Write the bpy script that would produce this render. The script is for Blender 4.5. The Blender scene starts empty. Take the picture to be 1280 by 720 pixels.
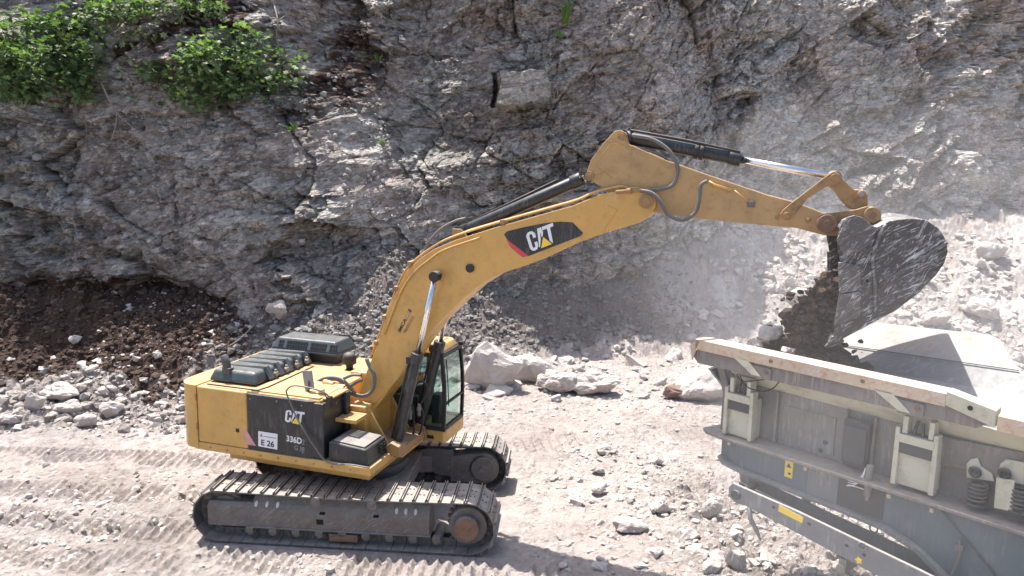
import bpy, bmesh, math, random
import numpy as np
from mathutils import Vector, Matrix
random.seed(7); rng = np.random.default_rng(7)
sc = bpy.context.scene
R = math.radians
# ---------------------------------------------------------------- camera, light, exposure
H, PITCH, ROLL, F = 6.452, R(8.968), R(1.209), 918.04     # metres, angles, focal length in pixels of a 1280 wide frame
cd = bpy.data.cameras.new('camera'); cam = bpy.data.objects.new('camera', cd); sc.collection.objects.link(cam)
cd.sensor_width = 36; cd.lens = 36*F/1280; cd.clip_end = 2000
fw = Vector((0, math.cos(PITCH), -math.sin(PITCH))); up0 = Vector((0, math.sin(PITCH), math.cos(PITCH))); rt0 = Vector((1, 0, 0))
rt = rt0*math.cos(ROLL)+up0*math.sin(ROLL); up = up0*math.cos(ROLL)-rt0*math.sin(ROLL)
m = Matrix((rt, up, -fw)).transposed().to_4x4(); m.translation = (0, 0, H); cam.matrix_world = m
sc.camera = cam
SUN_DIR = Vector((-.25, .26, 1.0)).normalized()            # towards the sun: high, behind the cliff on the left
el = math.asin(SUN_DIR.z); az = math.atan2(SUN_DIR.x, SUN_DIR.y)
w = bpy.data.worlds.new('World'); sc.world = w; w.use_nodes = True
nt = w.node_tree; nt.nodes.clear()
sky = nt.nodes.new('ShaderNodeTexSky'); sky.sky_type = 'NISHITA'; sky.sun_disc = False
sky.sun_elevation = el; sky.sun_rotation = az; sky.air_density = 1.0; sky.dust_density = 4.0; sky.ozone_density = 1.0; sky.altitude = 300
bg = nt.nodes.new('ShaderNodeBackground'); bg.inputs['Strength'].default_value = 0.13
wo = nt.nodes.new('ShaderNodeOutputWorld'); nt.links.new(sky.outputs[0], bg.inputs[0]); nt.links.new(bg.outputs[0], wo.inputs[0])
sl = bpy.data.lights.new('sun', 'SUN'); sl.energy = 4.8; sl.angle = R(0.6); sl.color = (1.0, .95, .88)
so = bpy.data.objects.new('sun', sl); sc.collection.objects.link(so)
so.rotation_euler = SUN_DIR.to_track_quat('Z', 'Y').to_euler()
sc.view_settings.view_transform = 'Standard'; sc.view_settings.look = 'None'; sc.view_settings.gamma = 1.0
sc.view_settings.exposure = 1.05
sc.render.engine = 'CYCLES'
sc.cycles.max_bounces = 6; sc.cycles.diffuse_bounces = 3; sc.cycles.volume_bounces = 1

# ---------------------------------------------------------------- frames (local x forward, y away from the viewer, z up)
class Frame:
    def __init__(s, ox, oy, yaw):
        s.ox, s.oy = ox, oy; s.c, s.s = math.cos(R(yaw)), math.sin(R(yaw))
    def w(s, p):
        return (s.ox+p[0]*s.c+p[1]*s.s, s.oy-p[0]*s.s+p[1]*s.c, p[2])
    def d(s, p):
        return (p[0]*s.c-p[1]*s.s, p[0]*s.s+p[1]*s.c, p[2])
    def ray(s, u, v):
        a, b = u-640, v-360
        a, b = a*math.cos(ROLL)+b*math.sin(ROLL), -a*math.sin(ROLL)+b*math.cos(ROLL)
        x = a/F; q = -b/F
        D = (x, math.cos(PITCH)+q*math.sin(PITCH), -math.sin(PITCH)+q*math.cos(PITCH))
        O = s.d((-s.ox, -s.oy, 0)); return (O[0], O[1], H), s.d(D)
    def Y(s, u, v, Y):       # where the sight line meets the plane y = Y: a measured outline on that plane
        O, D = s.ray(u, v); t = (Y-O[1])/D[1]; return (O[0]+t*D[0], Y, O[2]+t*D[2])
    def Z(s, u, v, Z):
        O, D = s.ray(u, v); t = (Z-O[2])/D[2]; return (O[0]+t*D[0], O[1]+t*D[1], Z)
    def XZ(s, pts, Y):
        return [(q[0], q[2]) for q in (s.Y(u, v, Y) for u, v in pts)]
W = Frame(0, 0, 0)
PXY = (-2.711, 13.436)
U = Frame(*PXY, 17.556)      # slewed upper works
T = Frame(*PXY, 3.882)       # undercarriage
K = Frame(2.75, 11.0, 49)    # crusher

# ---------------------------------------------------------------- numpy noise
def _h(ix, iy, seed):
    n = (ix.astype(np.int64)*374761393 + iy.astype(np.int64)*668265263 + seed*2147483647) & 0xffffffff
    n = ((n ^ (n >> 13))*1274126177) & 0xffffffff
    n = (n ^ (n >> 16)) & 0xffffffff
    n = (n*2246822519) & 0xffffffff
    return ((n ^ (n >> 15)) & 0xffffff)/float(0xffffff)
def vnoise(x, y, seed=0):
    ix, iy = np.floor(x), np.floor(y); fx, fy = x-ix, y-iy
    fx = fx*fx*(3-2*fx); fy = fy*fy*(3-2*fy)
    a = _h(ix, iy, seed); b = _h(ix+1, iy, seed); c = _h(ix, iy+1, seed); d = _h(ix+1, iy+1, seed)
    return (a*(1-fx)+b*fx)*(1-fy)+(c*(1-fx)+d*fx)*fy
def fbm(x, y, oct=4, seed=0, gain=.5):
    t = 0; a = 1; s = 0
    for i in range(oct):
        t = t+a*(vnoise(x*2**i+17.3*i, y*2**i-9.1*i, seed+i)-.5); s += a; a *= gain
    return t/s*2
def voro(x, y, seed=0, jit=.9):
    """nearest cell: id noise values, offset to the cell's point, edge closeness"""
    ix, iy = np.floor(x), np.floor(y)
    d1 = np.full(x.shape, 1e9); d2 = d1.copy()
    cx = np.zeros(x.shape); cy = np.zeros(x.shape); px = np.zeros(x.shape); py = np.zeros(x.shape)
    for i in (-1, 0, 1):
        for j in (-1, 0, 1):
            a, b = ix+i, iy+j
            qx = a+.5+jit*(_h(a, b, seed)-.5); qy = b+.5+jit*(_h(a, b, seed+1)-.5)
            d = (x-qx)**2+(y-qy)**2
            m = d < d1
            d2 = np.where(m, d1, np.minimum(d2, d))
            d1 = np.where(m, d, d1)
            cx = np.where(m, a, cx); cy = np.where(m, b, cy); px = np.where(m, qx, px); py = np.where(m, qy, py)
    return _h(cx, cy, seed+2), _h(cx, cy, seed+3), _h(cx, cy, seed+4), x-px, y-py, np.sqrt(d2)-np.sqrt(d1)
def sm(a, b, x):
    t = np.clip((x-a)/(b-a), 0, 1); return t*t*(3-2*t)

# ---------------------------------------------------------------- node materials
def newmat(name):
    m = bpy.data.materials.new(name); m.use_nodes = True; nt = m.node_tree; nt.nodes.clear()
    o = nt.nodes.new('ShaderNodeOutputMaterial'); p = nt.nodes.new('ShaderNodeBsdfPrincipled'); nt.links.new(p.outputs[0], o.inputs[0])
    return m, nt, p
def N(nt, t, **k):
    n = nt.nodes.new(t)
    for a, b in k.items():
        if a in n.inputs: n.inputs[a].default_value = b
        else: setattr(n, a, b)
    return n
def noise(nt, scale, detail=6, rough=.6, vec=None, dist=0):
    n = N(nt, 'ShaderNodeTexNoise'); n.inputs['Scale'].default_value = scale; n.inputs['Detail'].default_value = detail
    n.inputs['Roughness'].default_value = rough; n.inputs['Distortion'].default_value = dist
    if vec: nt.links.new(vec, n.inputs['Vector'])
    return n.outputs['Fac']
def ramp(nt, fac, stops):
    r = N(nt, 'ShaderNodeValToRGB'); e = r.color_ramp.elements
    while len(e) < len(stops): e.new(.5)
    for i, (p, c) in enumerate(stops):
        e[i].position = p; e[i].color = (c, c, c, 1) if not hasattr(c, '__len__') else (*c, 1)
    nt.links.new(fac, r.inputs[0]); return r.outputs[0]
def mix(nt, fac, a, b, mode='MIX'):
    n = N(nt, 'ShaderNodeMixRGB', blend_type=mode)
    for i, v in ((0, fac), (1, a), (2, b)):
        if hasattr(v, 'is_output'): nt.links.new(v, n.inputs[i])
        elif i == 0: n.inputs[0].default_value = v
        else: n.inputs[i].default_value = (*v, 1)
    return n.outputs[0]
def mth(nt, op, a, b=None, clamp=False):
    n = N(nt, 'ShaderNodeMath', operation=op); n.use_clamp = clamp
    for i, v in ((0, a), (1, b)):
        if v is None: continue
        if hasattr(v, 'is_output'): nt.links.new(v, n.inputs[i])
        else: n.inputs[i].default_value = v
    return n.outputs[0]
def bump(nt, p, hgt, strength=.5, dist=.02):
    b = N(nt, 'ShaderNodeBump'); b.inputs['Strength'].default_value = strength; b.inputs['Distance'].default_value = dist
    nt.links.new(hgt, b.inputs['Height']); nt.links.new(b.outputs[0], p.inputs['Normal'])
def objvec(nt, sc_=(1, 1, 1), rot=(0, 0, 0)):
    t = N(nt, 'ShaderNodeTexCoord'); mr = N(nt, 'ShaderNodeMapping'); mp = N(nt, 'ShaderNodeMapping')
    mr.inputs['Rotation'].default_value = rot; nt.links.new(t.outputs['Object'], mr.inputs['Vector'])
    mp.inputs['Scale'].default_value = sc_; nt.links.new(mr.outputs[0], mp.inputs['Vector']); return mp.outputs[0]
DUST = (.46, .42, .38)
def painted(name, col, rough=.45, metal=0, dust=.5, grime=(.12, .09, .06), grime_amt=.35, spec=.5, scratch=0, streak=0, gs=4.5):
    """paint or steel with grime blotches, dust lying on the faces that look up, scratches"""
    m, nt, p = newmat(name)
    v = objvec(nt)
    c = mix(nt, ramp(nt, noise(nt, 1.3, 5, .6, v), [(.35, 0), (.7, 1)]), col, tuple(x*.82 for x in col))
    if grime_amt:
        f = mth(nt, 'MULTIPLY', ramp(nt, noise(nt, gs, 10, .72, v), [(.5, 0), (.68, 1)]), grime_amt)
        c = mix(nt, f, c, grime)
    if streak:
        vs = objvec(nt, (14, 14, 1.6))
        f = mth(nt, 'MULTIPLY', mth(nt, 'MULTIPLY', ramp(nt, noise(nt, 1.5, 8, .7, vs, .5), [(.5, 0), (.6, 1)]), ramp(nt, noise(nt, 2.5, 5, .6, v), [(.42, 0), (.6, 1)])), streak*1.8)
        c = mix(nt, f, c, DUST)
    if scratch:
        for k_, (ry, sc3, di) in enumerate(((.75, (2, 2, 20), .8), (.45, (3, 3, 34), .6), (1.15, (3, 3, 22), 1.4), (.6, (1, 1, 7), 1.5))):
            vs = objvec(nt, sc3, (.1*k_, ry, 0))
            f = ramp(nt, noise(nt, 1.5, 9, .62, vs, di), [(.56, 0), (.60, 1)])
            f = mth(nt, 'MULTIPLY', mth(nt, 'MULTIPLY', f, ramp(nt, noise(nt, 2.2+k_, 6, .7, v), [(.46, 0), (.62, 1)])), scratch)
            c = mix(nt, f, c, (.60, .60, .62))
    if dust:
        g = N(nt, 'ShaderNodeNewGeometry'); s = N(nt, 'ShaderNodeSeparateXYZ'); nt.links.new(g.outputs['Normal'], s.inputs[0])
        u = ramp(nt, s.outputs[2], [(.35, .04), (.85, 1)])
        f = mth(nt, 'MULTIPLY', mth(nt, 'MULTIPLY', u, ramp(nt, noise(nt, 6, 8, .7, v), [(.3, .35), (.65, 1)])), dust)
        c = mix(nt, f, c, DUST)
    nt.links.new(c, p.inputs['Base Color'])
    p.inputs['Metallic'].default_value = metal; p.inputs['Specular IOR Level'].default_value = spec
    rr = ramp(nt, noise(nt, 9, 6, .7, v), [(.3, max(rough-.08, .03)), (.7, min(rough+.22, 1))]); nt.links.new(rr, p.inputs['Roughness'])
    bump(nt, p, noise(nt, 30, 6, .7, v), .12, .01)
    return m
YEL = (.57, .325, .082)
M = {
 'yellow': painted('yellow_paint', YEL, .3, dust=.45, grime_amt=.42, grime=(.25, .14, .06), streak=.07),
 'stickpaint': painted('dulled_yellow_paint', (.43, .27, .11), .4, dust=.4, grime_amt=.6, grime=(.2, .11, .055)),
 'yellow_worn': painted('worn_yellow_paint', (.33, .19, .07), .55, dust=.4, grime_amt=.85, grime=(.10, .06, .035)),
 'black': painted('black_panel', (.012, .015, .018), .3, dust=.2, grime_amt=.3, grime=(.07, .065, .06), streak=.06),
 'cowl': painted('grey_plastic_cowl', (.035, .05, .06), .3, dust=.28, grime_amt=.15, grime=(.1, .1, .1)),
 'rubber': painted('rubber', (.02, .02, .02), .6, dust=.25, grime_amt=.2),
 'hose': painted('dusty_hose', (.13, .125, .12), .6, dust=.4, grime_amt=.2),
 'steel': painted('track_steel', (.13, .12, .11), .55, .3, dust=.55, grime_amt=.6, grime=(.10, .07, .05), scratch=.12),
 'shoe': painted('shoe_steel', (.14, .135, .13), .4, .4, dust=1.0, grime_amt=.3, grime=(.05, .045, .04)),
 'frame': painted('muddy_track_frame', (.15, .13, .118), .65, .1, dust=.6, grime_amt=.7, grime=(.12, .075, .045), scratch=.15),
 'rust': painted('rusty_steel', (.20, .115, .07), .75, .1, dust=.3, grime_amt=.5, grime=(.1, .05, .03), scratch=.1),
 'chrome': painted('chrome_rod', (.78, .78, .78), .14, 1, dust=.0, grime_amt=.05),
 'bucket': painted('scratched_bucket_steel', (.075, .068, .064), .5, .25, dust=.3, grime_amt=.5, grime=(.06, .05, .045), scratch=.95),
 'wearplate': painted('scratched_wear_plate', (.12, .11, .105), .45, .3, dust=.3, grime_amt=.6, grime=(.05, .045, .04), scratch=.8, gs=8),
 'white': painted('white_sticker', (.75, .76, .78), .5, dust=.12, grime_amt=.08),
 'red': painted('red_sticker', (.55, .05, .07), .45, dust=.2, grime_amt=.1),
 'logoyellow': painted('yellow_sticker', (.85, .6, .06), .45, dust=.1, grime_amt=.05),
 'pink': painted('faded_red_stripe', (.62, .30, .30), .5, dust=.3, grime_amt=.2),
 'ink': painted('black_print', (.015, .015, .015), .5, dust=0, grime_amt=0),
 'faded': painted('faded_print', (.25, .25, .26), .5, dust=0, grime_amt=.3),
 'grill': painted('grille_void', (.006, .006, .006), .9, dust=0, grime_amt=0),
 'cream': painted('cream_paint', (.52, .50, .38), .5, dust=.5, grime_amt=.5, grime=(.20, .16, .12), streak=.35),
 'tan': painted('rusty_cream_rail', (.54, .42, .30), .6, dust=.4, grime_amt=.75, grime=(.36, .18, .10), gs=11, scratch=.3),
 'greywall': painted('dusty_grey_steel', (.21, .195, .175), .65, dust=.6, grime_amt=.6, grime=(.13, .11, .10), streak=.22, gs=7),
 'brown': painted('brown_grey_steel', (.21, .18, .165), .65, dust=.5, grime_amt=.5, grime=(.1, .08, .07), streak=.2),
 'blue': painted('slate_blue_paint', (.10, .135, .155), .5, dust=.75, grime_amt=.35, grime=(.17, .17, .17), streak=.08),
 'slate': painted('slate_conveyor_paint', (.17, .175, .185), .55, dust=.7, grime_amt=.4, grime=(.12, .12, .12), streak=.2),
 'dark': painted('dark_steel', (.06, .06, .06), .6, dust=.35, grime_amt=.4),
 'liner': painted('polished_hopper_liner', (.20, .21, .225), .5, .2, dust=.45, grime_amt=.35, grime=(.2, .16, .14), scratch=.25, gs=9),
 'flare': painted('dusty_rusty_flare', (.30, .275, .26), .6, .1, dust=.4, grime_amt=.9, grime=(.30, .17, .115), scratch=.25, gs=2.2),
 'orange': painted('orange_cloth', (.75, .16, .05), .7, dust=0, grime_amt=0),
}
def glassmat():
    m, nt, p = newmat('tinted_glass')
    p.inputs['Base Color'].default_value = (.62, .80, .78, 1); p.inputs['Roughness'].default_value = .04
    p.inputs['Transmission Weight'].default_value = 1; p.inputs['IOR'].default_value = 1.35
    return m
M['glass'] = glassmat()
def facets(nt, scale, rot, warp=.12):
    v = objvec(nt, scale, rot); n = N(nt, 'ShaderNodeTexNoise'); n.inputs['Scale'].default_value = 2.2; n.inputs['Detail'].default_value = 4; nt.links.new(v, n.inputs['Vector'])
    mx = N(nt, 'ShaderNodeMixRGB', blend_type='ADD'); mx.inputs[0].default_value = warp*2; nt.links.new(v, mx.inputs[1]); nt.links.new(n.outputs['Color'], mx.inputs[2])
    a = N(nt, 'ShaderNodeTexVoronoi', voronoi_dimensions='2D'); nt.links.new(mx.outputs[0], a.inputs['Vector']); a.inputs['Scale'].default_value = 1
    e = N(nt, 'ShaderNodeTexVoronoi', feature='DISTANCE_TO_EDGE', voronoi_dimensions='2D'); nt.links.new(mx.outputs[0], e.inputs['Vector']); e.inputs['Scale'].default_value = 1
    s = N(nt, 'ShaderNodeSeparateColor'); nt.links.new(a.outputs['Color'], s.inputs[0])
    return s.outputs[0], s.outputs[1], e.outputs['Distance']
def rockmat(name, cols, bscale=1.0, use_attr=True, bstr=.6, facet=False):
    m, nt, p = newmat(name)
    t = N(nt, 'ShaderNodeTexCoord').outputs['Object']
    n1 = noise(nt, .45, 8, .65, t); n2 = noise(nt, 3.2, 10, .72, t, .5)
    c = ramp(nt, n2, [(.3, cols[0]), (.5, cols[1]), (.72, cols[2])])
    c = mix(nt, mth(nt, 'MULTIPLY', ramp(nt, n1, [(.42, 0), (.62, 1)]), .55), c, cols[3])
    if use_attr:
        a = N(nt, 'ShaderNodeVertexColor', layer_name='rocktint'); s = N(nt, 'ShaderNodeSeparateColor'); nt.links.new(a.outputs[0], s.inputs[0])
        tone = ramp(nt, s.outputs[0], [(0, .45), (1, 1.6)])
        c = mix(nt, 1, c, ramp(nt, noise(nt, 1.4, 12, .8, t, .8), [(.34, .62), (.5, 1.0), (.66, 1.32)] if facet else [(.34, .85), (.5, 1.0), (.66, 1.12)]), 'MULTIPLY')
        c = mix(nt, 1, c, tone, 'MULTIPLY')
        v = noise(nt, 2.2, 10, .78, t, .6)
        f = ramp(nt, mth(nt, 'ADD', mth(nt, 'MULTIPLY', s.outputs[1], .9), mth(nt, 'MULTIPLY', v, .55)), [(.62, 0), (.74, 1)])
        c = mix(nt, f, c, cols[4])                    # pale mineral
        f = ramp(nt, mth(nt, 'ADD', s.outputs[2], mth(nt, 'MULTIPLY', n2, .5)), [(.55, 0), (.85, 1)])
        c = mix(nt, f, c, cols[5])                    # dark damp soil
    hf = None
    if facet:
        for k_, (sc3, rt, am) in enumerate((((1.0, 3.4, 1), (math.pi/2, 0, .24), .9), ((4.6, 7, 1), (math.pi/2, 0, .30), .5), ((9, 17, 1), (math.pi/2, 0, .12), .28))):
            r1, r2, ed = facets(nt, sc3, rt)
            msk = ramp(nt, noise(nt, .8+k_, 4, .6, t), [(.40, .08), (.60, 1)])
            c = mix(nt, mth(nt, 'MULTIPLY', msk, .9), c, mix(nt, 1, c, ramp(nt, r1, [(0, .62), (.5, .97), (1, 1.45)]), 'MULTIPLY'))
            pf = mth(nt, 'MULTIPLY', ramp(nt, r2, [(.86, 0), (.88, 1)]), mth(nt, 'MULTIPLY', msk, .5 if k_ else .25)); c = mix(nt, pf, c, cols[4])
            ck = mth(nt, 'MULTIPLY', ramp(nt, ed, [(.0, 1), (.055, 0)]), mth(nt, 'MULTIPLY', msk, .5)); c = mix(nt, ck, c, tuple(q*.35 for q in cols[0]))
            hh_ = mth(nt, 'MULTIPLY', mth(nt, 'ADD', r1, ramp(nt, ed, [(0, 0), (.10, .5)])), am); hf = hh_ if hf is None else mth(nt, 'ADD', hf, hh_)
    nt.links.new(c, p.inputs['Base Color']); p.inputs['Roughness'].default_value = .9; p.inputs['Specular IOR Level'].default_value = .25
    h = mth(nt, 'ADD', noise(nt, 7*bscale, 12, .75, t, .4), mth(nt, 'MULTIPLY', noise(nt, 34*bscale, 6, .7, t), .3))
    if hf is not None: h = mth(nt, 'ADD', h, mth(nt, 'MULTIPLY', hf, .8))
    bump(nt, p, h, bstr, .16)
    return m
M['rock'] = rockmat('cliff_rock', [(.20, .186, .165), (.315, .298, .272), (.48, .46, .43), (.30, .215, .18), (.56, .545, .515), (.065, .036, .027)], 1, True, .85, True)
M['ground'] = rockmat('quarry_floor', [(.30, .262, .24), (.40, .36, .335), (.52, .48, .455), (.37, .30, .27), (.58, .55, .52), (.07, .042, .032)], 2, True, .75)
M['boulder'] = rockmat('broken_rock', [(.36, .33, .305), (.51, .475, .445), (.67, .645, .615), (.36, .29, .265), (.6, .6, .6), (.1, .1, .1)], 1.5, False, .5)
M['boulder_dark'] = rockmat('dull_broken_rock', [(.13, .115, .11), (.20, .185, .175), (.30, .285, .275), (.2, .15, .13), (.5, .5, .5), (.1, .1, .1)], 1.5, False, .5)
M['soil'] = rockmat('damp_soil', [(.03, .022, .018), (.06, .045, .038), (.13, .10, .09), (.05, .03, .025), (.2, .2, .2), (.1, .1, .1)], 3, False, .8)

# ---------------------------------------------------------------- object helpers
def link(o): sc.collection.objects.link(o); return o
def tag(o, label=None, cat=None, group=None, kind=None):
    for k, v in (('label', label), ('category', cat), ('group', group), ('kind', kind)):
        if v: o[k] = v
    return o
def empty(name, loc, label, cat, group=None):
    o = link(bpy.data.objects.new(name, None)); o.location = loc; o.empty_display_size = .3
    return tag(o, label, cat, group)
def fastmesh(name, V, Fq, mats, smooth=False):
    me = bpy.data.meshes.new(name); V = np.asarray(V, np.float32); Fq = np.asarray(Fq, np.int32); k = Fq.shape[1]
    me.vertices.add(len(V)); me.vertices.foreach_set('co', V.ravel())
    me.loops.add(Fq.size); me.loops.foreach_set('vertex_index', Fq.ravel())
    me.polygons.add(len(Fq)); me.polygons.foreach_set('loop_start', np.arange(0, Fq.size, k, dtype=np.int32)); me.polygons.foreach_set('loop_total', np.full(len(Fq), k, np.int32))
    me.polygons.foreach_set('use_smooth', np.full(len(Fq), smooth, bool))
    for q in mats: me.materials.append(q)
    me.update(calc_edges=True); me.validate(); return me
class MB:
    """collects solids given in a frame's coordinates; build() links them as one mesh object"""
    def __init__(s, fr=W): s.v = []; s.f = []; s.sm = []; s.fr = fr
    def add(s, vs, fs, smooth=False):
        b = len(s.v); s.v += [s.fr.w(p) for p in vs]; s.f += [tuple(b+i for i in f) for f in fs]
        s.sm += [smooth]*len(fs) if isinstance(smooth, bool) else smooth
        return s
    def prism(s, xz, y0, y1):      # outline in x,z pushed through y
        n = len(xz); vs = [(x, y0, z) for x, z in xz]+[(x, y1, z) for x, z in xz]
        return s.add(vs, [tuple(range(n)), tuple(range(2*n-1, n-1, -1))]+[(i, i+n, (i+1) % n+n, (i+1) % n) for i in range(n)])
    def plan(s, xy, z0, z1):
        n = len(xy); vs = [(x, y, z0) for x, y in xy]+[(x, y, z1) for x, y in xy]
        return s.add(vs, [tuple(range(n)), tuple(range(2*n-1, n-1, -1))]+[(i, i+n, (i+1) % n+n, (i+1) % n) for i in range(n)])
    def cross(s, yz, x0, x1):
        n = len(yz); vs = [(x0, y, z) for y, z in yz]+[(x1, y, z) for y, z in yz]
        return s.add(vs, [tuple(range(n)), tuple(range(2*n-1, n-1, -1))]+[(i, i+n, (i+1) % n+n, (i+1) % n) for i in range(n)])
    def box(s, x0, x1, y0, y1, z0, z1): return s.plan([(x0, y0), (x1, y0), (x1, y1), (x0, y1)], z0, z1)
    def loft(s, a, b):             # two equal rings of 3D points
        n = len(a); return s.add(list(a)+list(b), [tuple(range(n)), tuple(range(2*n-1, n-1, -1))]+[(i, i+n, (i+1) % n+n, (i+1) % n) for i in range(n)])
    def tube(s, pts, r, n=8, caps=True):
        P = [Vector(p) for p in pts]; rr = r if hasattr(r, '__len__') else [r]*len(P)
        d0 = (P[1]-P[0]).normalized(); a = d0.orthogonal().normalized(); vs = []
        for i, p in enumerate(P):
            d = ((P[min(i+1, len(P)-1)]-P[i]).normalized()+(P[i]-P[max(i-1, 0)]).normalized())
            d = d.normalized() if d.length > 1e-6 else d0
            a = (a-d*a.dot(d)).normalized(); b = d.cross(a)
            for k in range(n):
                t = 2*math.pi*k/n; q = p+(a*math.cos(t)+b*math.sin(t))*rr[i]; vs.append(tuple(q))
        fs = [(i*n+k, i*n+(k+1) % n, (i+1)*n+(k+1) % n, (i+1)*n+k) for i in range(len(P)-1) for k in range(n)]; sm_ = [True]*len(fs)
        if caps: fs += [tuple(range(n))[::-1], tuple(range((len(P)-1)*n, len(P)*n))]; sm_ += [False, False]
        return s.add(vs, fs, sm_)
    def cyl(s, p0, p1, r, n=24): return s.tube([p0, p1], r, n)
    def cylY(s, x, z, y0, y1, r, n=24): return s.tube([(x, y0, z), (x, y1, z)], r, n)
    def cylZ(s, x, y, z0, z1, r, n=24): return s.tube([(x, y, z0), (x, y, z1)], r, n)
    def build(s, name, mat, parent=None, bevel=0, seg=2):
        o0 = Vector((0, 0, 0)); p = parent
        while p: o0 = o0+Vector(p.location); p = p.parent
        me = bpy.data.meshes.new(name); me.from_pydata([tuple(Vector(q)-o0) for q in s.v], [], s.f)
        me.polygons.foreach_set('use_smooth', s.sm); me.materials.append(M[mat] if isinstance(mat, str) else mat)
        bm = bmesh.new(); bm.from_mesh(me); bmesh.ops.recalc_face_normals(bm, faces=bm.faces); bm.to_mesh(me); bm.free()
        o = link(bpy.data.objects.new(name, me)); o.parent = parent
        if bevel:
            b = o.modifiers.new('bevel', 'BEVEL'); b.width = bevel; b.segments = seg; b.limit_method = 'ANGLE'; b.angle_limit = R(35); b.harden_normals = False
        return o
def spline(pts, n=6):
    """Catmull-Rom through 3D points"""
    P = [Vector(p) for p in pts]; P = [P[0]*2-P[1]]+P+[P[-1]*2-P[-2]]; out = []
    for i in range(1, len(P)-2):
        for k in range(n):
            t = k/n; a, b, c, d = P[i-1:i+3]
            out.append(tuple(.5*((2*b)+(c-a)*t+(2*a-5*b+4*c-d)*t*t+(3*b-3*c+d-a)*t**3)))
    out.append(tuple(P[-2])); return out
#==TERRAIN==
# ---------------------------------------------------------------- quarry floor and rubble slopes
XT = [-60, -14, -6, -4, -2, 0, 3, 6, 10, 16, 22, 60]
YTOE = [17.3, 17.3, 17.3, 18.6, 21.6, 24.2, 25.4, 26.2, 24.5, 22.5, 22, 22]
YWAL = [21.5, 21.5, 21.5, 22.6, 25.6, 27.3, 27.9, 29.0, 31.0, 32.5, 33, 33]
ZWAL = [1.9, 1.9, 1.9, 1.9, 1.7, 1.5, 1.8, 2.7, 4.1, 4.6, 4.8, 4.8]
def ridges(x, y, ox, oy, yaw, wid, period, x0, x1, seed):
    """grouser prints pressed in a lane"""
    c, s = math.cos(R(yaw)), math.sin(R(yaw)); a = (x-ox)*c-(y-oy)*s; b = (x-ox)*s+(y-oy)*c
    b = b-.12*np.sin(a*.7)
    m = sm(wid/2+.05, wid/2-.08, np.abs(b))*sm(x0-.4, x0+.4, a)*sm(x1+.4, x1-.4, a)
    m = m*sm(-.35, .15, fbm(x*1.3, y*1.3, 3, seed)+.05)
    ph = (a/period+.10*fbm(x*3, y*3, 2, seed+9)) % 1
    return m*(np.where(ph < .62, ph/.62, (1-ph)/.38)**1.2*.11-.06)
def ground_h(x, y, fine=True):
    x = np.asarray(x, float); y = np.asarray(y, float)
    wob = .7*fbm(x*.35, y*0+3, 3, 5)
    yt = np.interp(x, XT, YTOE)+wob; yw = np.interp(x, XT, YWAL); zw = np.interp(x, XT, ZWAL)
    t = np.clip((y-yt)/(yw-yt), 0, 1.8); z = zw*np.where(t < 1, t**1.35, 1+(t-1)*1.35)
    near = sm(34, 45, np.hypot(x, y-15))
    z = z+.10*fbm(x*.35, y*.35, 3, 2)*(1-.6*near)
    rough = sm(.0, .12, t)+.55*sm(2.2, 4.2, x)*sm(14, 12.5, y)*sm(7.5, 6.5, y-5+0*x+0)+.3*sm(20, 24, y)
    rough = np.clip(rough+sm(3.0, 4.6, x+.25*(y-11)+.9*fbm(x*.6, y*.6, 3, 66))*sm(16.5, 14.5, y)*.8, 0, 1)
    z = z+rough*(.32*fbm(x*.9, y*.9, 4, 21)+.13*fbm(x*3.1, y*3.1, 3, 22))
    if fine:
        h1, h2, h3, dx, dy, e = voro(x*3.2, y*3.2, 31); z = z+rough*(.13*(h1-.45)+.14*(dx*(h2-.5)+dy*(h3-.5)))*sm(.0, .12, e)
        h1, h2, h3, dx, dy, e = voro(x*8.5, y*8.5, 41); z = z+(.15+.85*rough)*(.06*(h1-.4)+.10*(dx*(h2-.5)+dy*(h3-.5)))*sm(.0, .2, e)*sm(-.3, .4, fbm(x*.8, y*.8, 3, 50)+rough)
        z = z+.034*fbm(x*4, y*4, 5, 60, .65)+.022*fbm(x*14, y*14, 3, 61)+.03*np.maximum(fbm(x*7, y*7, 3, 63)-.15, 0)*3+.05*fbm(x*1.1, y*1.6, 4, 62)
        lx, ly = PXY
        z = z+(1-rough)*(ridges(x, y, lx+.1, ly-1.35, 3.9, .8, .2, -9, -2.3, 70)
            +ridges(x, y, lx+.6, ly-2.25, 6.5, .75, .2, -3.2, 4.0, 71)
            +ridges(x, y, lx-1, ly+1.9, 1.5, .8, .2, -8.5, 1.0, 72)
            +ridges(x, y, lx-3, ly+.35, 0.5, .75, .2, -8, 0.6, 73)
            +ridges(x, y, lx-3, ly-2.3, 9, .75, .2, -7, .5, 74)*.8
            +ridges(x, y, lx+4.2, ly+3.6, -9, .8, .22, -4.5, 4.0, 75)*.6)
    # keep the pad under the excavator level
    c, s = T.c, T.s; a = (x-PXY[0])*c-(y-PXY[1])*s; b = (x-PXY[0])*s+(y-PXY[1])*c
    pad = sm(3.1, 2.4, np.abs(a))*sm(2.0, 1.65, np.abs(b)); z = z*(1-pad)+(-.015)*pad
    return z
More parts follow.
